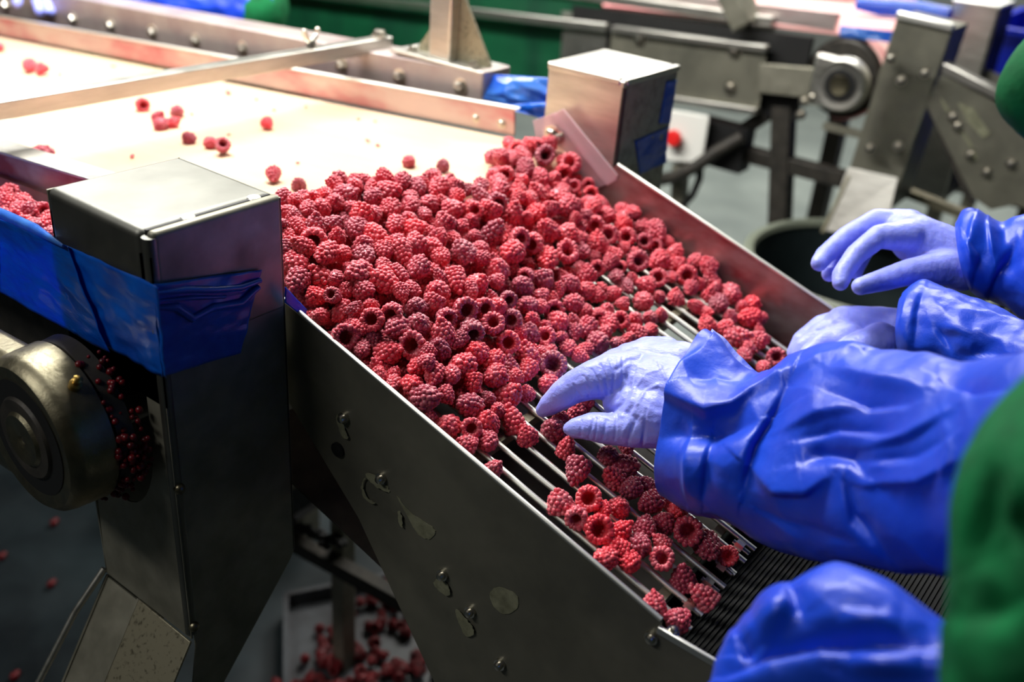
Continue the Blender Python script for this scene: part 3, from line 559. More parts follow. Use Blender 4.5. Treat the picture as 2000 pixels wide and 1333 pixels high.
# second tray (steel side plate with bolts) and its far post
t2 = thing('sorting_tray', (2.6, .4, .9), 'second sorting tray seen by its bolted side plate at the right edge', 'tray')
sp = [lp(1840, 142), lp(1950, 196), lp(2010, 236), lp(2080, 290), lp(2080, 440), lp(1985, 400), lp(1935, 410), lp(1900, 385), lp(1808, 205)]
tsp = MB().prism(sp, (.005, 0, 0)).build('side_plate', 'steel_plate', t2)
MB().prism([lp(1842, 122), lp(1960, 182), lp(2060, 262), lp(2060, 286), lp(1950, 206), lp(1838, 146)], (.03, 0, .002)).build('top_flange', 'steel', t2, bevel=.003)
for (px, py) in ((1860, 229), (1870, 247), (1927, 337), (1975, 320), (1895, 303)): bolt(tsp, lp(px, py), (-1, 0, 0), .009, .01)
for pl in (((1835, 190), (1850, 205), (1858, 222), (1846, 214)), ((1876, 258), (1886, 262), (1904, 290), (1896, 290)), ((1884, 300), (1906, 298), (1910, 312), (1890, 312)), ((1870, 200), (1900, 210), (1935, 262), (1920, 270), (1890, 238))):
    MB().prism([lp(x, y, X2-.001) for x, y in pl], (-.001, 0, 0)).build('tape_residue', 'residue', tsp)
MB().prism([lp(1860, 105, 2.9), lp(1960, 150, 2.9), lp(2040, 210, 2.9), lp(2040, 240, 2.9), lp(1860, 140, 2.9)], (.005, 0, 0)).build('far_side_plate', 'steel', t2)
MB().beam(lp(1815, 200, X2+.02), lp(1900, 400, X2+.02), .02, .012).build('lower_edge', 'iron', t2)
MB().beam((2.66, .30, 0), (2.66, .30, .86), .05, .05).build('leg', 'iron', t2); MB().beam((3.0, .4, 0), (3.0, .4, .9), .05, .05).build('leg', 'iron', t2)
MB().beam(lp(1770, 375, X2+.15), lp(1900, 425, X2+.15), .03, .02).build('brace', 'galv', t2)
p2 = thing('machine_post', (2.95, .6, .8), 'pale steel post housing behind the discharge post at the top right corner', 'post')
q = [atx(1858, 0, 2.85), atx(1952, 18, 2.85), atx(1925, 98, 2.85), atx(1868, 84, 2.85)]
ytop = (atx(1864, 2, 2.85), atx(1952, 16, 2.85)); zz = ytop[0][2]
MB().box((2.85, ytop[1][1], .75), (3.0, ytop[0][1], zz)).build('housing', 'steel', p2, bevel=.004)
MB().box((2.845, ytop[1][1]-.004, zz-.002), (3.004, ytop[0][1]+.004, zz+.006)).build('cap', 'steel_wet', p2, bevel=.002)
MB().box((2.853, ytop[1][1]-.003, .75), (2.998, ytop[1][1], zz-.004)).build('front_cover', 'iron', p2)
# crates, films
def crate(name, lo, hi, label, m='bluecrate'):
    r = thing(name, ((lo[0]+hi[0])/2, (lo[1]+hi[1])/2, lo[2]), label, 'crate'); t = .012
    b = MB(); b.box(lo, (hi[0], hi[1], lo[2]+t)); b.box((lo[0], lo[1], lo[2]), (lo[0]+t, hi[1], hi[2])); b.box((hi[0]-t, lo[1], lo[2]), (hi[0], hi[1], hi[2])); b.box((lo[0], lo[1], lo[2]), (hi[0], lo[1]+t, hi[2])); b.box((lo[0], hi[1]-t, lo[2]), (hi[0], hi[1], hi[2])); b.build('body', m, r)
    e = MB(); e.box((lo[0]-.01, lo[1]-.01, hi[2]-.02), (lo[0]+.004, hi[1]+.01, hi[2])); e.box((hi[0]-.004, lo[1]-.01, hi[2]-.02), (hi[0]+.01, hi[1]+.01, hi[2])); e.box((lo[0], lo[1]-.01, hi[2]-.02), (hi[0], lo[1]+.004, hi[2])); e.box((lo[0], hi[1]-.004, hi[2]-.02), (hi[0], hi[1]+.01, hi[2])); e.build('rim', m, r, bevel=.003); return r
P = atx(1990, 60, 3.1)
crate('plastic_crate', (3.08, P[1]-.34, .75), (3.55, P[1]+.09, 1.19), 'blue plastic crate behind the second tray at the top right corner')
st2 = thing('crate_table', (3.3, P[1]-.1, 0), 'steel table carrying the blue crate behind the second tray', 'table')
MB().box((3.05, P[1]-.4, .72), (3.6, P[1]+.12, .75)).build('tabletop', 'steel', st2)
for x in (3.1, 3.55):
    for y in (P[1]-.36, P[1]+.08): MB().box((x-.02, y-.02, 0), (x+.02, y+.02, .72)).build('leg', 'steel_dark', st2)
f3 = thing('plastic_film', (2.75, .8, 1.21), 'shiny blue film roll lying over the pink belt beside the tilted post', 'film')
MB().tube([at(1672, 6, 2.66), at(1720, 14, 2.64), at(1790, 18, 2.6), at(1855, 30, 2.55)], [.016, .022, .022, .02], 16).build('sheet', 'film', f3, smooth=True)
f4 = thing('plastic_film', (2.44, .9, 1.2), 'light blue film strip taped along the guide rail under the pink belt edge', 'film')
sheet(lp(1640, 50, 2.43), lp(1752, 62, 2.43), lp(1748, 84, 2.43), lp(1640, 72, 2.43), 24, 10, (-1, 0, 0), .008, 20, .001, 8.).build('sheet', 'film_pale', f4, smooth='all')
# emergency stop box
es = thing('stop_switch', lp(1350, 260, 2.34), 'white switch box with round red push button behind the far post', 'switch')
MB().hexa([lp(1296, 315, 2.34), lp(1296, 315, 2.40), lp(1372, 322, 2.40), lp(1372, 322, 2.34), lp(1300, 212, 2.34), lp(1300, 212, 2.40), lp(1386, 226, 2.40), lp(1386, 226, 2.34)]).build('box', 'white', es, bevel=.006)
MB().box(tuple(lp(1376, 322, 2.38)+V3(0, -.10, 0)), tuple(lp(1384, 224, 2.44)+V3(0, .0, 0))).build('back_box', 'black', es)
MB().lathe(lp(1322, 268, 2.338), (-1, 0, 0), [(.014, 0), (.014, .012), (.022, .014), (.0225, .022), (.018, .027), (.004, .028)], 32).build('button', 'red', es, smooth=True)
MB().beam(lp(1330, 320, 2.37), lp(1325, 420, 2.37), .035, .035).build('bracket', 'steel_dark', es)
cb = MB().tube([lp(1368, 318, 2.36), lp(1366, 350, 2.35), lp(1352, 382, 2.34), lp(1334, 402, 2.34), lp(1312, 420, 2.36)], .010, 10).build('cable', 'black', None, smooth=True)
tag(cb, 'thick black cable curling down from the white switch box', 'cable')
cb = MB().tube([lp(1288, 352, 2.33), lp(1320, 345, 2.32), lp(1360, 325, 2.33), lp(1400, 296, 2.35), lp(1450, 268, 2.37)], .017, 12).build('cable_conduit', 'iron', None, smooth=True)
tag(cb, 'dark conduit running past the switch box towards the conveyor leg', 'pipe')
# grey drum under the discharge
du = thing('drum', (2.2, .57, 0), 'open grey plastic drum with pale rim under the tilted discharge post', 'drum')
dcx, dcy, zr2, R2 = 2.19, .575, .76, .27
MB().lathe((dcx, dcy, .0), (0, 0, 1), [(.001, .0), (R2*.86, 0), (R2, zr2-.03), (R2, zr2), (R2-.008, zr2), (R2-.010, zr2-.05), (R2*.85, .03), (.001, .03)], 64).build('body', 'drum', du, smooth=True)
MB().lathe((dcx, dcy, zr2-.02), (0, 0, 1), [(R2-.012, .012), (R2-.008, .024), (R2+.004, .028), (R2+.014, .02), (R2+.012, -.004), (R2, -.006), (R2-.012, .012)], 64, caps=False).build('rim', 'rim', du, smooth=True)
# ================================================================== LAMPS
def lamp(name, c, sx, sy, w, label, col=(1, .985, .95)):
    r = thing(name, c, label, 'lamp'); MB().box((c[0]-sx/2-.03, c[1]-sy/2-.03, c[2]+.004), (c[0]+sx/2+.03, c[1]+sy/2+.03, c[2]+.07)).build('housing', 'white', r, bevel=.006)
    for sg in (-1, 1): MB().tube([(c[0]+sg*sx/4, c[1]-sy/2.2, c[2]+1.0), (c[0]+sg*sx/4, c[1]-sy/2.2, c[2]+.07)], .004).build('hanger', 'steel', r)
    ld = bpy.data.lights.new(name, 'AREA'); ld.shape = 'RECTANGLE'; ld.size = sx; ld.size_y = sy; ld.energy = w; ld.color = col
    o = bpy.data.objects.new('lamp_tube', ld); COL.objects.link(o); o.parent = r; o.location = (0, 0, -.002)
lamp('inspection_lamp', (1.05, 1.75, 2.42), .34, 1.9, 96, 'long white inspection lamp hanging over the cream belt')
lamp('inspection_lamp', (2.75, 1.5, 2.5), .3, 1.8, 46, 'long white inspection lamp hanging over the pink belt', (1, .99, .93))
lamp('ceiling_lamp', (4.8, 1.8, 3.3), .4, 1.6, 150, 'white ceiling lamp over the far aisle')
lamp('ceiling_lamp', (-1.3, 1.7, 3.2), .4, 1.6, 42, 'white ceiling lamp over the near aisle on the left')
# ================================================================== RASPBERRIES
def berry_mesh(name, seed, subdiv, h=1.05, wide=1., squash=1.):
    """hollow thimble of drupelets, 1 unit across; opening faces -Z, tip faces +Z"""
    r_ = random.Random(seed); mb = []; ico = bmesh.new(); bmesh.ops.create_icosphere(ico, subdivisions=subdiv, radius=1)
    iv = np.array([v.co[:] for v in ico.verts]); fi = np.array([[v.index for v in f.verts] for f in ico.faces]); ico.free()
    VS = []; FS = []; off = 0
    R = .40*wide; rows = 6; z0 = -h/2+.1
    for k in range(rows+1):
        t = k/rows
        if k < rows:
            a = t*math.pi*.5; rad = R*(math.cos(a)**.62) if t > 0 else R*.98; z = z0+(h-.2)*(t**1.05)
        else: rad = .0; z = z0+(h-.2)
        n = max(1, int(round(2*math.pi*max(rad, .02)/.175))); ph = r_.random()*6
        if k == rows: n = 2; rad = .05
        for j in range(n):
            aa = ph+2*math.pi*j/n+r_.gauss(0, .05); rr = rad*(1+r_.gauss(0, .04)); p = V3(rr*math.cos(aa), rr*math.sin(aa), z+r_.gauss(0, .018))
            out = unit(V3(math.cos(aa)*math.cos(t*1.5), math.sin(aa)*math.cos(t*1.5), math.sin(t*1.5)*.9+(-.35 if k == 0 else 0)))
            sz = .118*r_.uniform(.88, 1.12)*(1 if t < .8 else .88)
            tang = unit(np.cross(out, V3(0, 0, 1)+V3(.01, .02, 0))); bi = np.cross(out, tang)
            VS.append(p+(iv[:, :1]*tang*1.0+iv[:, 1:2]*bi*1.0+iv[:, 2:]*out*1.2)*sz*np.array([1, 1, 1])); FS.append(fi+off); off += len(iv)
    # rim curling into the cup
    n = 16
    for j in range(n):
        aa = 2*math.pi*(j+.5)/n; rr = R*.86; p = V3(rr*math.cos(aa), rr*math.sin(aa), z0-.05)
        VS.append(p+iv*np.array([.082, .082, .07])*r_.uniform(.9, 1.1)); FS.append(fi+off); off += len(iv)
    V = np.concatenate(VS); Fq = np.concatenate(FS)
    V[:, 1] *= squash
    # core wall: outside dome and cup
    core = MB(); core.lathe((0, 0, 0), (0, 0, 1), [(R*.72, z0-.03), (R*.97, z0), (R*.97, z0+.3), (R*.8, z0+.58), (R*.4, z0+h-.3), (.001, z0+h-.22)], 24)
    core2 = [(R*.72, z0-.03), (R*.66, z0+.15), (R*.50, z0+.42), (R*.2, z0+.55), (.001, z0+.57)]; core.lathe((0, 0, 0), (0, 0, 1), core2, 24)
    # drop the caps of the open lathes
    faces = [tuple(f) for f in Fq]+[tuple(i+len(V) for i in f) for f in core.f if len(f) < 20]
    me = bpy.data.meshes.new(name); cv_ = np.array(core.v); cv_[:, 1] *= squash
    me.from_pydata(np.concatenate([V, cv_]).tolist(), [], faces); me.update()
    me.polygons.foreach_set('use_smooth', [True]*len(me.polygons)); me.materials.append(MT['berry']); return me
BM = [berry_mesh('raspberry', 10+k, 2, h, w, q) for k, (h, w, q) in enumerate(((1.0, 1., 1.), (1.12, .95, .96), (.92, 1.04, .95), (1.05, .97, 1.), (1.18, .9, 1.), (.96, 1., .9)))]
LOW = []
for k, (h, w, q) in enumerate(((1.0, 1., 1.), (1.1, .95, .96), (.94, 1.02, .95))):
    m_ = berry_mesh('raspberry_low', 30+k, 1, h, w, q); n = len(m_.vertices); c = np.zeros(n*3); m_.vertices.foreach_get('co', c)
    LOW.append((c.reshape(-1, 3), [tuple(p.vertices) for p in m_.polygons])); bpy.data.meshes.remove(m_)
def berry_rot(P, cup, rr):
    v = unit(CAM-np.asarray(P)); a = V3(rr.gauss(0, 1), rr.gauss(0, 1), rr.gauss(0, 1)); a = unit(a-v*np.dot(a, v))
    ang = rr.uniform(0, .6) if cup else rr.uniform(.15, 1.45)
    up = (-v if cup else v)*math.cos(ang)+a*math.sin(ang)
    q = Vector(up).to_track_quat('Z', 'Y'); return q @ Euler((0, 0, rr.uniform(0, 6.28))).to_quaternion()
NB_ = [0]
def berry(P, r, cup, label, group=None):
    rr = random.Random(int(P[0]*1e5)+int(P[1]*1e4)); o = bpy.data.objects.new('raspberry', BM[NB_[0] % 6]); NB_[0] += 1; COL.objects.link(o)
    o.location = tuple(map(float, P)); o.rotation_mode = 'QUATERNION'; o.rotation_quaternion = berry_rot(P, cup, rr); o.scale = (2*r*1.04,)*3
    f, g = rr.random(), rr.uniform(.5, 1.5); t = ' '+label+' '
    if ' bright' in t or ' red ' in t: f, g = .97, .35
    if ' dark' in t or ' dusky' in t: f, g = .04, .6
    if ' pink' in t or ' frosted' in t or ' pale ' in t: f, g = .55, 1.9
    if ' glossy' in t: g = .2
    o.color = (f, g, 0, 1)
    return tag(o, label, 'raspberry', group)
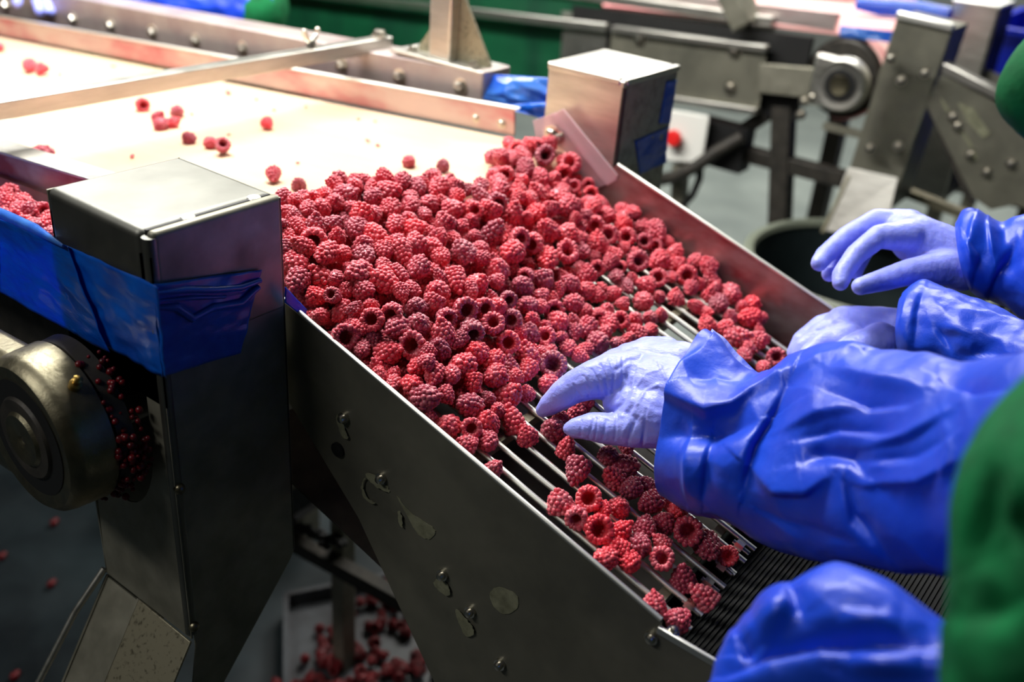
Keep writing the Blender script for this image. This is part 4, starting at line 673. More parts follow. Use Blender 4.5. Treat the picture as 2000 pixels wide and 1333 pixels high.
DATA = "6716,3590,10221,135,1,2358,1 6947,3444,10158,110,0,1395,1 6706,3383,10142,105,0,1286,1 6471,3369,10138,112,0,1752,1 6670,3182,10073,107,0,1565,1 6931,3222,10090,128,0,1978,1 7214,3339,10120,109,0,1413,1 7164,3140,10054,88,0,828,1 6996,3001,10010,122,1,1950,1 7437,3237,10083,113,0,1502,1 7533,3015,10025,140,1,2353,1 7515,2774,9943,139,0,2392,1 7646,2610,9871,99,1,1114,1 7008,2779,9935,121,0,1952,1 6976,2551,9859,119,0,1950,1 6500,2799,9947,116,0,1956,1 6508,2578,9873,109,0,1752,1 7635,3205,10118,102,0,1041,1 7751,3341,10093,96,0,685,1 6554,5811,11160,109,0,979,1 6597,5614,11118,109,0,1203,1 6768,5510,11108,102,0,1171,1 6972,5584,11106,131,0,1382,1 6963,5379,10965,97,0,1026,1 7257,5359,10940,127,0,1749,1 7625,5420,10908,109,0,928,1 7760,5286,10816,110,0,1033,1 7520,5281,10860,88,0,633,1 7334,5167,10785,141,0,2077,1 7554,5125,10739,88,0,580,1 6734,5276,10873,136,0,2099,1 6811,5057,10756,122,0,1590,1 7045,5235,10825,88,0,765,1 7001,5089,10778,88,0,603,1 7124,4974,10673,128,0,1707,1 7089,4754,10594,110,0,1384,1 6393,5238,10796,119,0,1750,1 6600,5098,10747,107,1,1256,1 6394,5005,10693,105,0,1396,1 6613,4896,10651,110,0,1473,1 6414,4641,10563,104,0,1382,1 6572,5405,10985,95,0,857,1 6376,5465,11039,134,0,2219,1 6358,5609,10898,88,0,565,1 6332,5412,10847,88,0,852,1 7876,5082,10698,117,0,1396,1 7400,4640,10563,133,0,1954,1 7345,4414,10478,104,0,1214,1 7624,4702,10571,88,0,515,1 7878,4662,10569,109,0,1225,1 8055,4694,10550,88,0,372,1 7115,4135,10393,128,0,1958,1 6675,4028,10363,130,0,2118,1 6962,3872,10304,125,1,1735,1 6688,3814,10286,116,1,1720,1 6959,3687,10248,88,0,832,1 7164,3626,10216,109,0,1383,1 7436,3901,10307,123,0,1715,1 7649,4065,10358,105,0,1111,1 7711,3865,10300,132,0,1744,1 7917,4019,10340,88,0,714,1 7436,3692,10236,115,0,1449,1 7661,3627,10211,103,0,1008,1 7461,3470,10161,121,0,1684,1 6484,7468,11766,148,0,1816,1 6315,7303,11675,131,0,1866,1 6583,7225,11684,136,0,1628,1 6613,7027,11728,88,0,834,1 6825,6930,11742,148,0,2072,1 6764,6717,11646,113,0,1259,1 7174,6892,11729,88,0,635,1 7024,6664,11661,143,0,2010,1 7255,6697,11658,111,0,791,1 7469,6649,11683,130,0,1556,1 7669,6685,11594,113,0,432,1 7213,6457,11583,92,0,633,1 7029,6460,11604,88,0,805,1 6644,6904,11596,88,0,636,1 6429,7072,11559,107,0,1155,1 6483,6895,11607,90,1,883,1 6469,6792,11443,123,0,1269,1 6537,6644,11542,88,0,827,1 6268,6897,11464,89,0,902,1 6279,7042,11395,88,0,517,1 6266,6557,11347,132,1,2009,1 6406,6444,11418,88,0,842,1 6597,6430,11462,128,1,1579,1 6640,6197,11426,132,0,1919,1 6783,6345,11524,111,1,1060,1 7034,6262,11519,124,0,1337,1 7258,6220,11473,114,0,987,1 7451,6344,11543,134,0,1487,1 7789,6348,11530,131,0,1537,1 8071,6242,11475,133,0,1362,1 7551,6041,11406,128,1,1557,1 7813,5992,11345,119,1,1252,1 6900,6092,11444,122,0,1553,1 7057,5906,11368,135,0,1706,1 7439,5839,11284,132,1,1755,1 6736,6012,11283,143,1,1824,1 6874,5801,11279,116,0,1285,1 7154,5765,11257,88,0,789,1 7262,5627,11148,130,0,1648,1 6502,6102,11250,131,0,1912,1 6469,6309,11281,93,0,798,1 6302,6322,11262,93,0,1009,1 6307,6294,11092,92,0,702,1 6331,6129,11138,103,0,924,1 6393,5962,11099,88,0,591,1 6595,5684,11283,88,0,908,1 6396,5700,11066,124,0,1565,1 6263,5845,11075,88,0,916,1 6569,5695,10942,108,0,0,1 6689,5525,10952,92,0,237,1 6253,6729,11243,88,0,505,1 6238,5996,11104,88,0,847,1 7225,6031,11426,102,1,731,1 7671,6492,11599,88,0,566,1 7846,6168,11458,90,0,727,1 6453,6599,11416,88,0,452,1 6684,6583,11551,88,0,630,1 6691,5809,11270,88,0,435,1 8525,6339,11493,132,0,1329,1 8311,6211,11434,92,0,632,1 8653,6088,11300,126,0,1353,1 8912,6179,11332,96,1,593,1 9431,6265,11321,148,0,1681,1 9112,6052,11205,130,0,1263,1 9465,5954,11119,120,0,999,1 9875,5994,11048,129,0,861,1 9701,5856,10982,114,0,966,1 10289,6046,11045,105,1,772,1 10526,6021,11024,106,0,645,1 10949,5859,10975,145,1,1272,1 10722,5928,10965,88,1,426,1 11333,5733,10893,140,0,1153,1 10460,5821,10919,112,0,836,1 10692,5741,10875,88,0,389,1 10688,5549,10832,127,0,1028,1 11040,5538,10815,122,1,905,1 10419,5629,10851,98,0,644,1 10135,5655,10863,110,0,804,1 10014,5787,10915,88,0,434,1 9806,5723,10890,94,0,640,1 8104,6085,11330,91,0,364,1 8295,6006,11290,98,1,638,1 8017,5920,11309,115,0,1074,1 8162,5804,11149,115,1,1222,1 7778,5787,11196,130,1,1642,1 8533,5898,11158,118,0,1086,1 8711,5855,11107,88,0,441,1 8846,5945,11154,96,0,554,1 9079,5890,11055,88,0,419,1 8926,5795,10990,121,1,816,1 9282,5766,10970,124,0,1218,1 9395,5630,10867,98,0,709,1 9550,5519,10814,99,1,653,1 9746,5508,10818,100,0,517,1 10017,5480,10805,88,0,570,1 9744,5286,10743,113,1,641,1 9515,5316,10765,131,0,914,1 9309,5250,10759,104,0,564,1 9060,5183,10733,140,0,1624,1 9957,5219,10719,101,0,536,1 10158,5140,10690,95,0,635,1 10405,5101,10675,89,0,561,1 10415,5348,10760,125,0,1122,1 10708,5318,10744,91,0,531,1 9724,5082,10674,119,0,740,1 9917,4975,10638,88,0,574,1 9537,5030,10673,91,0,685,1 8810,5593,10949,140,0,1402,1 9094,5595,10877,88,0,413,1 8918,5436,10809,95,0,723,1 9129,5415,10793,116,0,820,1 8445,5745,11078,93,0,623,1 8289,5652,11002,116,0,860,1 8101,5630,11028,90,0,631,1 7819,5612,11047,124,1,1496,1 8605,5660,10939,93,0,487,1 8484,5520,10887,117,1,980,1 8679,5465,10845,88,0,494,1 8348,5383,10827,104,0,497,1 8635,5313,10762,106,0,969,1 7983,5460,10918,137,0,1682,1 8181,5416,10870,88,0,441,1 7405,5500,11018,109,0,930,1 8190,5223,10762,148,1,1994,1 8799,5229,10729,88,0,346,1 8661,5144,10719,88,0,691,1 9290,5080,10679,90,0,633,1 9583,6102,11122,88,0,248,1 9250,5926,11080,88,0,437,1 11555,6100,11025,122,1,826,1 11696,5973,10942,103,1,546,1 11921,5879,10974,96,0,396,1 11794,5747,10895,123,0,707,1 11652,5585,10829,121,0,764,1 11908,5465,10801,123,0,652,1 11914,5252,10860,123,0,896,1 11540,5372,10768,138,1,1111,1 11865,5153,10685,130,0,741,1 11277,5447,10781,88,0,477,1 10967,5201,10702,115,0,914,1 11313,5176,10690,99,0,644,1 11493,4966,10615,118,0,760,1 11591,5186,10690,88,0,430,1 11754,4990,10663,88,0,424,1 11802,4783,10576,147,0,1135,1 11409,4759,10573,135,0,1095,1 11043,4960,10621,97,0,659,1 11112,4777,10559,88,0,365,1 10892,4684,10530,113,0,916,1 11932,4498,10498,129,0,785,1 11745,4577,10504,91,0,394,1 11546,4405,10453,148,0,1383,1 11356,4565,10505,98,0,650,1 11012,4490,10460,113,0,887,1 11794,4330,10403,88,0,350,1 11048,4260,10410,148,0,1501,1 11508,4187,10358,89,0,433,1 11247,4066,10321,122,0,791,1 10982,4056,10329,103,0,513,1 10803,4025,10313,94,0,653,1 11222,3793,10229,121,1,1059,1 10831,3773,10227,93,0,652,1 10528,7893,12030,110,0,784,1 11297,8347,11926,93,0,297,1 11244,8141,11899,139,1,461,1 11081,7908,11898,122,0,639,1 11698,8150,11879,120,1,370,1 11799,8329,11851,104,0,113,1 11820,7977,11884,112,0,527,1 11516,7892,11818,148,1,1245,1 11852,7786,11708,104,0,359,1 11819,7556,11715,145,1,1042,1 11598,7606,11639,126,1,549,1 10682,7582,11877,125,0,781,1 10781,7383,11782,140,0,971,1 11196,7440,11679,121,0,553,1 10250,7579,11926,108,1,642,1 10013,7637,11937,106,0,530,1 10337,7381,11859,108,0,499,1 9569,7482,11898,117,0,468,1 9387,7347,11883,116,0,879,1 9921,7456,11892,119,0,576,1 9748,7317,11845,125,0,608,1 9543,7196,11803,136,1,889,1 10112,7276,11826,113,0,691,1 9864,7116,11775,111,0,553,1 10072,7020,11725,112,0,630,1 10325,7126,11774,135,0,961,1 10940,7163,11661,111,0,383,1 10610,6986,11662,143,0,873,1 11334,7340,11594,88,0,208,1 11469,7264,11522,99,1,519,1 11793,7487,11518,88,0,276,1 11869,7321,11475,102,1,465,1 11677,7129,11418,108,1,458,1 11322,6931,11439,105,0,207,1 11650,6889,11337,107,0,410,1 10485,6758,11612,148,0,1272,1 10242,6816,11625,106,0,557,1 10968,6857,11517,88,0,364,1 11173,6777,11427,127,0,637,1 10817,6663,11449,109,0,642,1 11401,6644,11292,135,0,866,1 10968,6562,11333,124,1,837,1 11875,6705,11239,116,0,404,1 11680,6498,11254,116,0,567,1 11881,6474,11262,117,0,545,1 11475,6444,11182,128,0,711,1 11024,6364,11200,132,1,764,1 11376,6237,11106,134,1,1035,1 10658,6319,11232,148,0,1417,1 10450,6579,11503,88,0,525,1 10549,6521,11384,93,0,346,1 9979,6826,11660,132,0,964,1 9594,6946,11742,136,0,1396,1 9752,6848,11655,89,0,487,1 9267,7089,11755,140,0,1083,1 8889,7063,11768,98,0,748,1 9024,6796,11677,148,0,1764,1 8666,6842,11696,88,0,586,1 9266,6610,11586,126,1,1090,1 9469,6500,11494,127,1,1164,1 9878,6626,11536,144,0,1434,1 10138,6504,11403,139,0,1254,1 10353,6433,11336,106,0,585,1 8917,6448,11522,148,0,1674,1 8561,6625,11623,114,0,692,1 9900,6291,11268,148,1,1512,1 10245,6263,11203,119,0,874,1 10721,6132,11084,122,0,746,1 11050,6154,11080,88,0,453,1 11124,6022,10971,117,0,300,1 11865,6322,11090,138,0,813,1 11865,6062,11083,146,0,1131,1 9357,7531,11896,88,0,413,1 9144,7296,11823,100,0,304,1 7918,8335,12186,115,0,639,1 7770,8212,12165,95,0,562,1 7978,8132,12137,109,0,556,1 8195,8159,12143,97,0,441,1 8513,8118,12110,112,0,660,1 8572,7923,12086,112,0,674,1 8914,7877,12040,88,0,279,1 9125,7912,12050,102,0,528,1 8952,7686,11976,127,0,957,1 9206,7603,11952,102,0,540,1 8715,7788,12010,126,0,904,1 7094,8181,12161,88,0,708,1 7334,8154,12124,116,0,716,1 7544,8141,12138,88,0,398,1 7503,7960,12096,117,0,1137,1 7769,8015,12114,126,0,1014,1 8114,8009,12087,96,0,400,1 8315,7866,12053,148,0,1693,1 7989,7870,12052,108,0,951,1 8477,7714,11990,98,0,474,1 8329,7558,11940,115,0,843,1 8609,7514,11922,124,0,986,1 8832,7499,11899,99,0,511,1 8849,7286,11858,138,0,1493,1 9070,7466,11900,100,0,452,1 6868,8080,12093,101,0,744,1 6881,7913,12064,89,0,458,1 7077,7958,12106,102,0,762,1 7271,7959,12092,109,0,826,1 7005,7746,12030,125,0,1026,1 6791,7776,12020,99,0,766,1 7241,7672,11989,114,0,957,1 7644,7825,12026,105,0,630,1 7573,7619,11977,135,0,1156,1 7820,7636,11971,106,1,787,1 8032,7594,11954,120,0,1011,1 7857,7360,11878,111,0,970,1 8153,7412,11875,113,0,534,1 8043,7210,11846,137,0,1450,1 8440,7115,11794,134,0,1087,1 8625,7029,11756,90,0,502,1 6635,7758,11933,104,0,620,1 6845,7585,11951,134,1,1279,1 7094,7502,11934,101,0,1005,1 7372,7482,11924,127,0,1219,1 7517,7295,11867,133,0,1205,1 8203,6963,11736,112,0,603,1 8000,6887,11730,123,0,1185,1 7794,7012,11763,128,0,1066,1 7372,7055,11786,107,0,996,1 7266,7264,11849,131,0,1167,1 8300,6710,11662,148,0,1908,1 6620,7553,11939,116,0,1270,1 6725,7306,11873,132,0,1774,1 6928,7265,11850,93,0,753,1 7123,7090,11799,117,0,1187,1 7559,6948,11739,132,0,1510,1 7949,6694,11665,104,0,1009,1 8399,6525,11596,94,0,753,1 6495,7672,11860,98,0,832,1 8392,7367,11875,96,0,694,1 9065,7130,11836,100,1,652,1 6686,7908,12045,88,0,742,1 8229,7140,11781,88,0,406,1 8403,6903,11713,95,0,400,1 7682,7188,11815,88,0,608,1 9469,7638,11556,108,0,0,0 7131,6168,11250,98,0,14,0 7848,7160,11392,124,0,0,0 7429,7185,11615,115,0,89,0 10838,7166,11430,118,0,0,0 6723,7774,11758,107,0,0,0 7742,7846,11755,107,0,0,0 7316,6777,11307,117,0,0,0 9388,7375,11672,101,0,0,0 7155,7671,11795,114,0,94,0 10645,7625,11503,106,0,0,0 9990,6740,11346,111,0,100,0 7334,6511,11303,99,0,0,0 9253,6280,11147,107,0,148,0 8379,5890,10975,107,0,31,0 10415,6646,11305,120,0,23,0 8166,6255,11132,112,0,0,0 6790,6612,11335,107,0,0,0 6689,7157,11426,110,0,134,0 7515,5650,10910,123,0,122,0 11196,7128,11397,99,0,61,0 11198,6594,11165,113,0,37,0 9214,8243,11850,97,0,55,0 10061,7489,11622,115,0,28,0 8029,6978,11494,113,0,277,0 8883,7566,11509,111,0,0,0 8466,7922,11882,106,0,83,0 7119,6936,11445,115,0,9,0 8631,7617,11634,112,0,0,0 11012,8121,11875,114,0,116,0 7324,7926,11891,116,0,117,0 8742,7311,11590,115,0,0,0 7504,8370,11845,101,0,0,0 8950,6728,11439,101,0,266,0 8851,7861,11823,119,0,15,0 8975,8026,11883,112,0,0,0 7011,5597,10875,119,0,285,0 10394,7787,11584,101,0,0,0 10358,6949,11412,102,0,0,0 7498,7815,11894,107,0,199,0 9771,7055,11539,100,0,285,0 7622,5969,11029,115,0,54,0 8897,6047,11000,113,0,5,0 6856,7890,11869,117,0,1,0 10672,7908,11887,111,0,310,0 6693,6388,11159,113,0,95,0 9753,7323,11611,104,0,0,0 7737,5786,10958,103,0,597,0 7017,7693,11607,116,0,5,0 8280,7485,11618,109,0,37,0 8358,7160,11513,107,0,1,0 9565,6663,11317,122,0,287,0 6434,8180,11853,96,0,145,0 9402,7114,11356,119,0,6,0 7917,6748,11450,96,0,34,0 7714,6261,11302,121,0,293,0 11480,7430,11447,97,0,44,0 7199,8409,11851,109,0,0,0 6358,7264,11443,97,0,952,0 10871,7965,11885,113,0,366,0 9193,7203,11553,102,0,110,0 8793,7653,11771,119,0,77,0 8050,7765,11707,100,0,146,0 7248,6224,11084,108,0,0,0 9289,6091,11011,110,0,6,0 9092,6394,11166,104,0,0,0 11073,7807,11608,124,0,0,0 7984,8315,11868,120,0,0,0 9617,6926,11415,97,0,2,0 6939,7208,11479,99,0,65,0 9464,8205,11860,105,0,0,0 8126,7299,11600,99,0,0,0 8380,6893,11535,97,0,41,0 7931,7391,11635,119,0,42,0 6508,7497,11519,124,0,89,0 7668,6104,11169,101,0,6,0 11414,7080,11328,108,0,3,0 6626,6870,11334,100,0,0,0 8374,6324,11136,111,0,38,0 8167,8420,11902,109,0,0,0 7956,5990,11058,107,0,55,0 9304,7473,11484,118,0,0,0 7048,7492,11729,121,0,69,0 9849,7364,11455,97,0,0,0 8759,6316,11118,124,0,34,0 6622,8149,11869,110,0,574,0 6940,5769,11002,96,0,308,0 10618,6557,11211,109,0,54,0 11054,6947,11339,115,0,10,0 10465,7276,11551,108,0,2,0 6999,8037,11872,104,0,0,0 8436,7287,11648,109,0,20,0 8561,6757,11348,120,0,66,0 10884,7688,11627,100,0,31,0 10082,6367,11103,114,0,37,0 8898,8219,11851,97,0,0,0 7456,6026,11153,113,0,160,0 8783,6607,11422,101,0,240,0 7428,6381,11178,111,0,2,0 6597,7947,11883,110,0,924,0 8264,8267,11997,111,0,11,0 6547,8367,11857,112,0,654,0 7393,8373,12009,105,0,36,0 8101,7518,11515,95,0,0,0 9803,6214,11052,120,0,327,0 7053,7311,11596,108,0,111,0 7380,8207,11878,122,0,0,0 6750,5895,10999,124,0,2,0 6274,7820,11629,99,0,1018,0 8833,6997,11536,124,0,66,0 8782,6709,11231,123,0,10,0 6787,7434,11606,102,0,5,0 8625,8363,11953,124,0,174,0 10658,7312,11577,97,0,2,0 10783,6924,11280,109,0,3,0 7006,6218,11124,97,0,0,0 9104,7713,11762,105,0,20,0 8334,6549,11322,96,0,68,0 7981,6785,11279,98,0,0,0 8674,6027,11046,104,0,18,0 9769,6862,11299,103,0,0,0 7598,7159,11397,117,0,5,0 6847,6256,11307,114,0,79,0 7928,6470,11398,114,0,62,0 10784,7382,11434,122,0,0,0 9002,7322,11577,102,0,29,0 8378,8446,11990,117,0,56,0 6848,7623,11722,107,0,248,0 7701,6865,11414,97,0,104,0 9008,6202,11099,96,0,169,0 7460,6940,11550,99,0,96,0 7132,5981,11120,99,0,26,0 7892,6184,11154,112,0,27,0 8944,6403,11292,106,0,582,0 7234,7649,11604,104,0,0,0 8634,5848,10943,107,0,47,0 8425,7773,11645,107,0,0,0 7217,7246,11473,123,0,0,0 11051,7480,11516,109,0,88,0 7506,7452,11587,106,0,1,0 7331,5535,10843,99,0,152,0 8221,7028,11501,99,0,0,0 9921,7169,11532,103,0,0,0 10280,7337,11576,103,0,5,0 8709,8179,11869,112,0,0,0 8534,6152,11131,102,0,102,0 6486,6474,11174,119,0,223,0 9583,7257,11391,97,0,0,0 8329,6048,11087,102,0,52,0 9667,6436,11194,109,0,0,0 8320,6741,11416,118,0,496,0 9581,7413,11538,108,0,0,0 10136,7213,11614,105,0,24,0 10188,6523,11181,106,0,30,0 8364,8099,11973,101,0,47,0 10453,7131,11371,123,0,0,0 8914,7256,11414,108,0,4,0 8455,7064,11374,103,0,0,0 10582,6870,11322,109,0,214,0 7124,6437,11206,101,0,17,0 11301,7399,11435,98,0,0,0 8240,7624,11762,110,0,11,0 8051,7963,11869,97,0,46,0 11297,7884,11599,116,0,38,0 8574,6319,11277,108,0,468,0 11412,7663,11519,120,0,1,0 6997,6570,11332,121,0,13,0 7224,8277,12002,104,0,60,0 9343,8027,11866,97,0,27,0 9591,6282,11082,111,0,180,0 10332,7590,11525,95,0,8,0 6338,8008,11889,119,0,1485,0 7751,7297,11690,107,0,8,0 8145,5840,10946,96,0,145,0 9006,7115,11609,100,0,171,0 9080,7532,11593,122,0,4,0 9333,7814,11588,104,0,30,0 9903,7020,11385,96,0,51,0 7398,7067,11376,121,0,0,0 10342,6418,11116,100,0,9,0 7260,6638,11448,98,0,9,0 6449,7762,11659,102,0,877,0 6435,6944,11312,97,0,469,0 9427,6922,11477,118,0,138,0 10435,7554,11720,100,0,92,0 9437,6815,11261,97,0,0,0 9245,6655,11286,116,0,7,0 7074,8385,12100,120,0,914,0 7509,8030,11881,114,0,86,0 8255,7989,11870,99,0,23,0 7785,8358,11845,100,0,0,0 11195,7641,11516,114,0,0,0 7622,7599,11743,99,0,2,0 7458,7701,11597,100,0,81,0 7027,8231,11944,122,0,7,0 10277,7230,11410,98,0,0,0 10158,6817,11285,99,0,13,0 6782,5691,10908,119,0,4,0 9161,6927,11346,102,0,36,0 6299,8356,11865,120,0,1442,0 7121,5852,10962,122,0,201,0 7968,5778,10933,96,0,9,0 7570,7773,11723,97,0,5,0 8131,8149,11878,119,0,42,0 7666,6989,11538,95,0,2,0 7868,7599,11653,98,0,0,0 7112,7095,11566,99,0,120,0 7474,5841,11027,95,0,9,0 7470,6619,11216,98,0,0,0 7249,6337,11308,103,0,44,0 8789,7833,11613,114,0,0,0 7778,5541,10842,113,0,226,0 10357,7774,11791,124,0,15,0 9364,6460,11135,102,0,41,0 8030,6367,11241,110,0,39,0 8668,7971,11889,118,0,0,0 7701,6605,11329,100,0,0,0 6529,5977,10992,99,0,155,0 6638,6592,11227,96,0,90,0 8474,7506,11552,113,0,34,0 8125,6600,11279,105,0,0,0 6647,6106,11059,103,0,318,0 8165,7817,11879,103,0,89,0 10756,6976,11474,109,0,0,0 7874,7943,11869,95,0,10,0 6926,6969,11404,101,0,0,0 8263,7871,11728,98,0,0,0 6740,8350,11842,96,0,119,0 9770,7493,11715,112,0,8,0 8318,6931,11347,98,0,8,0 9169,7873,11862,110,0,0,0 11265,6809,11223,106,0,0,0 8182,6411,11371,109,0,30,0 8530,7234,11446,106,0,30,0 8781,6992,11327,109,0,0,0 10579,7798,11610,99,0,57,0 7350,6173,11303,100,0,37,0 7775,6438,11191,101,0,6,0 10838,6728,11252,112,0,2,0 7197,7454,11535,112,0,52,0 10542,7473,11584,99,0,23,0 8634,6537,11246,119,0,37,0 9871,6852,11467,108,0,409,0 6917,5905,11117,97,0,62,0 7530,6845,11340,99,0,0,0 8585,7766,11781,117,0,2,0 9191,6775,11483,99,0,217,0 6931,6749,11472,101,0,331,0 11480,8155,11876,117,0,305,0 6940,6067,11038,99,0,0,0 11037,6715,11199,107,0,15,0 8997,7886,11681,102,0,0,0 7595,6314,11110,96,0,0,0 7363,7716,11773,116,0,185,0 10066,6178,11043,100,0,310,0 9854,6605,11214,98,0,146,0 10087,6999,11319,115,0,0,0 9407,7113,11570,112,0,14,0 9206,6983,11542,123,0,83,0 6838,5469,10838,100,0,228,0 8996,6633,11207,122,0,0,0 8120,7175,11404,117,0,6,0 8575,7002,11525,101,0,4,0 6851,6810,11295,118,0,89,0 7917,7110,11599,104,0,86,0 10215,7687,11667,100,0,0,0 7941,8099,11945,104,0,108,0 7859,8254,12015,98,0,0,0 7036,6311,11310,97,0,62,0 7565,8199,11973,102,0,0,0 6654,7341,11500,107,0,88,0 6683,7596,11590,101,0,9,0 9825,7624,11563,112,0,0,0 7826,7395,11466,95,0,7,0 11587,7294,11386,97,0,176,0 6494,6267,11097,112,0,173,0 7197,8093,11873,109,0,2,0 6961,6065,11233,111,0,182,0 7289,5856,11089,105,0,237,0 10740,7728,11736,99,0,58,0 6976,8427,11856,115,0,2,0 6314,7624,11563,100,0,1023,0 6752,8234,12007,112,0,1031,0 7718,8181,11861,104,0,0,0 10228,7047,11534,117,0,0,0 7739,7153,11566,96,0,20,0 7628,8382,12009,111,0,51,0 10884,8290,11865,114,0,261,0 6725,6794,11469,96,0,139,0 10474,6231,11056,97,0,346,0 8739,7163,11420,105,0,8,0 8448,6620,11203,96,0,0,0 7307,7409,11701,97,0,226,0 7896,7762,11843,104,0,122,0 9096,6053,10991,103,0,18,0 11475,6898,11263,97,0,0,0 7115,6739,11376,107,0,276,0 7121,7889,11918,109,0,0,0 8969,6921,11360,105,0,0,0 8138,6062,11083,104,0,22,0 6873,7275,11654,99,0,428,0 10858,6532,11150,103,0,35,0 10048,7703,11556,116,0,0,0 9290,7568,11696,119,0,7,0 7515,6559,11390,99,0,114,0 8811,7480,11668,98,0,127,0 10088,7193,11418,110,0,1,0 11083,7281,11470,98,0,0,0 7647,7589,11552,108,0,3,0 8826,8424,11862,122,0,0,0 8828,6509,11174,105,0,12,0 6753,6978,11481,102,0,150,0 7212,5659,10933,110,0,314,0 7164,6476,11398,97,0,82,0 8474,6592,11430,98,0,436,0 8998,7729,11573,102,0,7,0 7263,6958,11575,95,0,41,0 6472,6696,11244,116,0,7,0 7549,6379,11337,100,0,130,0 7947,6595,11212,96,0,52,0 7013,7511,11532,95,0,0,0 7525,6182,11253,96,0,102,0 6931,6411,11152,111,0,3,0 10267,6790,11427,96,0,106,0 9556,7979,11878,107,0,504,0 7049,5410,10797,103,0,157,0 9422,7300,11491,107,0,1,0 9097,7210,11393,97,0,0,0 10841,6315,11071,115,0,67,0 7872,6942,11341,119,0,61,0 8127,6810,11395,104,0,51,0 9168,7358,11652,97,0,12,0 8708,6769,11487,98,0,0,0 10606,7152,11509,99,0,96,0 8815,8064,11993,100,0,72,0 8251,6518,11168,96,0,0,0 9165,8068,11864,99,0,0,0 10112,7390,11452,104,0,0,0 8227,7379,11455,109,0,5,0 10398,6854,11258,97,0,25,0 8151,5606,10861,97,0,3,0 6907,7053,11569,97,0,29,0 9375,6722,11435,109,0,13,0 10607,7608,11687,97,0,0,0 8091,6640,11460,96,0,367,0 6432,7115,11369,98,0,84,0 10723,8113,11874,112,0,307,0 8608,7164,11611,100,0,0,0 8520,8109,11865,103,0,0,0 6752,8037,11954,96,0,110,0 8548,7425,11719,97,0,109,0 6989,7772,11785,96,0,0,0 7403,7331,11484,98,0,62,0 6852,8155,11858,99,0,0,0 9069,6579,11399,106,0,0,0 10609,7287,11386,98,0,0,0 8209,7708,11592,96,0,0,0 8441,8291,11860,111,0,0,0 9270,6443,11292,95,0,584,0 8432,7636,11789,98,0,0,0 9611,7176,11573,119,0,221,0 7702,7994,11868,98,0,52,0 7384,6766,11498,101,0,51,0 8047,7541,11742,116,0,18,0 8439,5723,10887,102,0,43,0 10025,7003,11528,107,0,1,0 6804,6207,11108,104,0,6,0 9036,8354,11858,111,0,0,0 9681,6066,10985,98,0,5,0 9354,7858,11779,108,0,47,0 7642,7304,11531,101,0,62,0 10824,7569,11503,95,0,0,0"
recs = [tuple(int(v) for v in t.split(',')) for t in DATA.split()]
HAND = [(965, 916, 'lone raspberry at the near plate edge, on the first rod below the heap'),
(1077, 837, 'large raspberry on the rods just left of the thumb tip'),
(1107, 871, 'raspberry under the thumb tip, lower right of the large one'),
(1128, 800, 'raspberry held between index finger and thumb'),
(1140, 789, 'small raspberry deep in the hollow of the hand'),
(1125, 923, 'lone raspberry on the rods below the thumb'),
(1091, 977, 'pink topped raspberry at the left end of the lower group on the rods'),
(1150, 975, 'hollow raspberry facing up at the top of the lower group on the rods'),
(1127, 1006, 'dark hollow raspberry in the lower group beside the pink topped one'),
(1168, 1035, 'bright red hollow raspberry in the middle of the lower group'),
(1177, 998, 'raspberry squeezed behind the bright red hollow one'),
(1209, 991, 'round raspberry at the top right of the lower group'),
(1216, 1035, 'raspberry touching the right side of the bright red hollow one'),
(1200, 1066, 'red raspberry just below the bright red hollow one'),
(1176, 1093, 'raspberry against the near plate below the lower group'),
(1230, 1100, 'bright raspberry at the bottom of the lower group'),
(1251, 1067, 'dusky broad raspberry at the right of the lower group'),
(1261, 1025, 'glossy raspberry on the rods right of the lower group'),
(1289, 1057, 'small raspberry behind the hollow pink one'),
(1295, 1094, 'pink raspberry with its hollow tilted up, right of the lower group'),
(1265, 985, 'raspberry half shaded by the sleeve above the glossy one'),
(1300, 1018, 'shaded raspberry under the edge of the sleeve'),
(1346, 1040, 'large open raspberry in the shade of the sleeve near the rod ends'),
(1383, 1072, 'dark raspberry at the rod ends below the sleeve'),
(1422, 1086, 'small raspberry lying at the right end of the rods'),
(1334, 1125, 'glossy dark raspberry alone above the last two on the right rods'),
(1370, 1162, 'raspberry at the lower rod ends beside the ribbed mat'),
(1277, 1176, 'pink raspberry against the near plate, second from its lower end'),
(1317, 1210, 'lowest raspberry, at the bottom end of the near plate'),
(1191, 930, 'raspberry on the rods left of the two shaded ones'),
(1228, 910, 'dark large raspberry in the shade below the wrist'),
(1225, 879, 'small raspberry peeking out below the wrist'),
(1195, 892, 'very dark raspberry behind the others below the wrist'),
(1227, 957, 'dark raspberry in front of the shaded pair below the wrist'),
(1262, 945, 'raspberry half hidden by the cuff edge'),
(907, 866, 'raspberry against the near plate, last but one of the heap edge'),
(950, 865, 'raspberry resting on the second rod at the lower edge of the heap'),
(920, 833, 'hollow raspberry at the lower edge of the heap near the plate'),
(873, 832, 'large raspberry against the near plate at the lower heap edge'),
(1028, 847, 'raspberry hanging between two rods left of the large one by the thumb'),
(1520, 697, 'hollow raspberry on the far rods beside the second worker glove'),
(1492, 720, 'raspberry on the far rods cut by the sleeve'),
(1442, 660, 'large frosted raspberry on the far rods'),
(1457, 622, 'bright red raspberry on the far rods near the far wall'),
(1472, 592, 'raspberry nearest the far wall above the bright red one'),
(1427, 578, 'large pale raspberry at the lower tip of the far heap')]
lab = {}
hp = [( (V3(a, b, c)/1e4), r/1e4, cup, area, na) for a, b, c, r, cup, area, na in recs]
pxy = [proj(h[0]) for h in hp]
for (x, y, text) in HAND:
    best = min((i for i in range(len(hp)) if hp[i][4] and i not in lab), key=lambda i: (pxy[i][0]-x)**2+(pxy[i][1]-y)**2)
    lab[best] = text
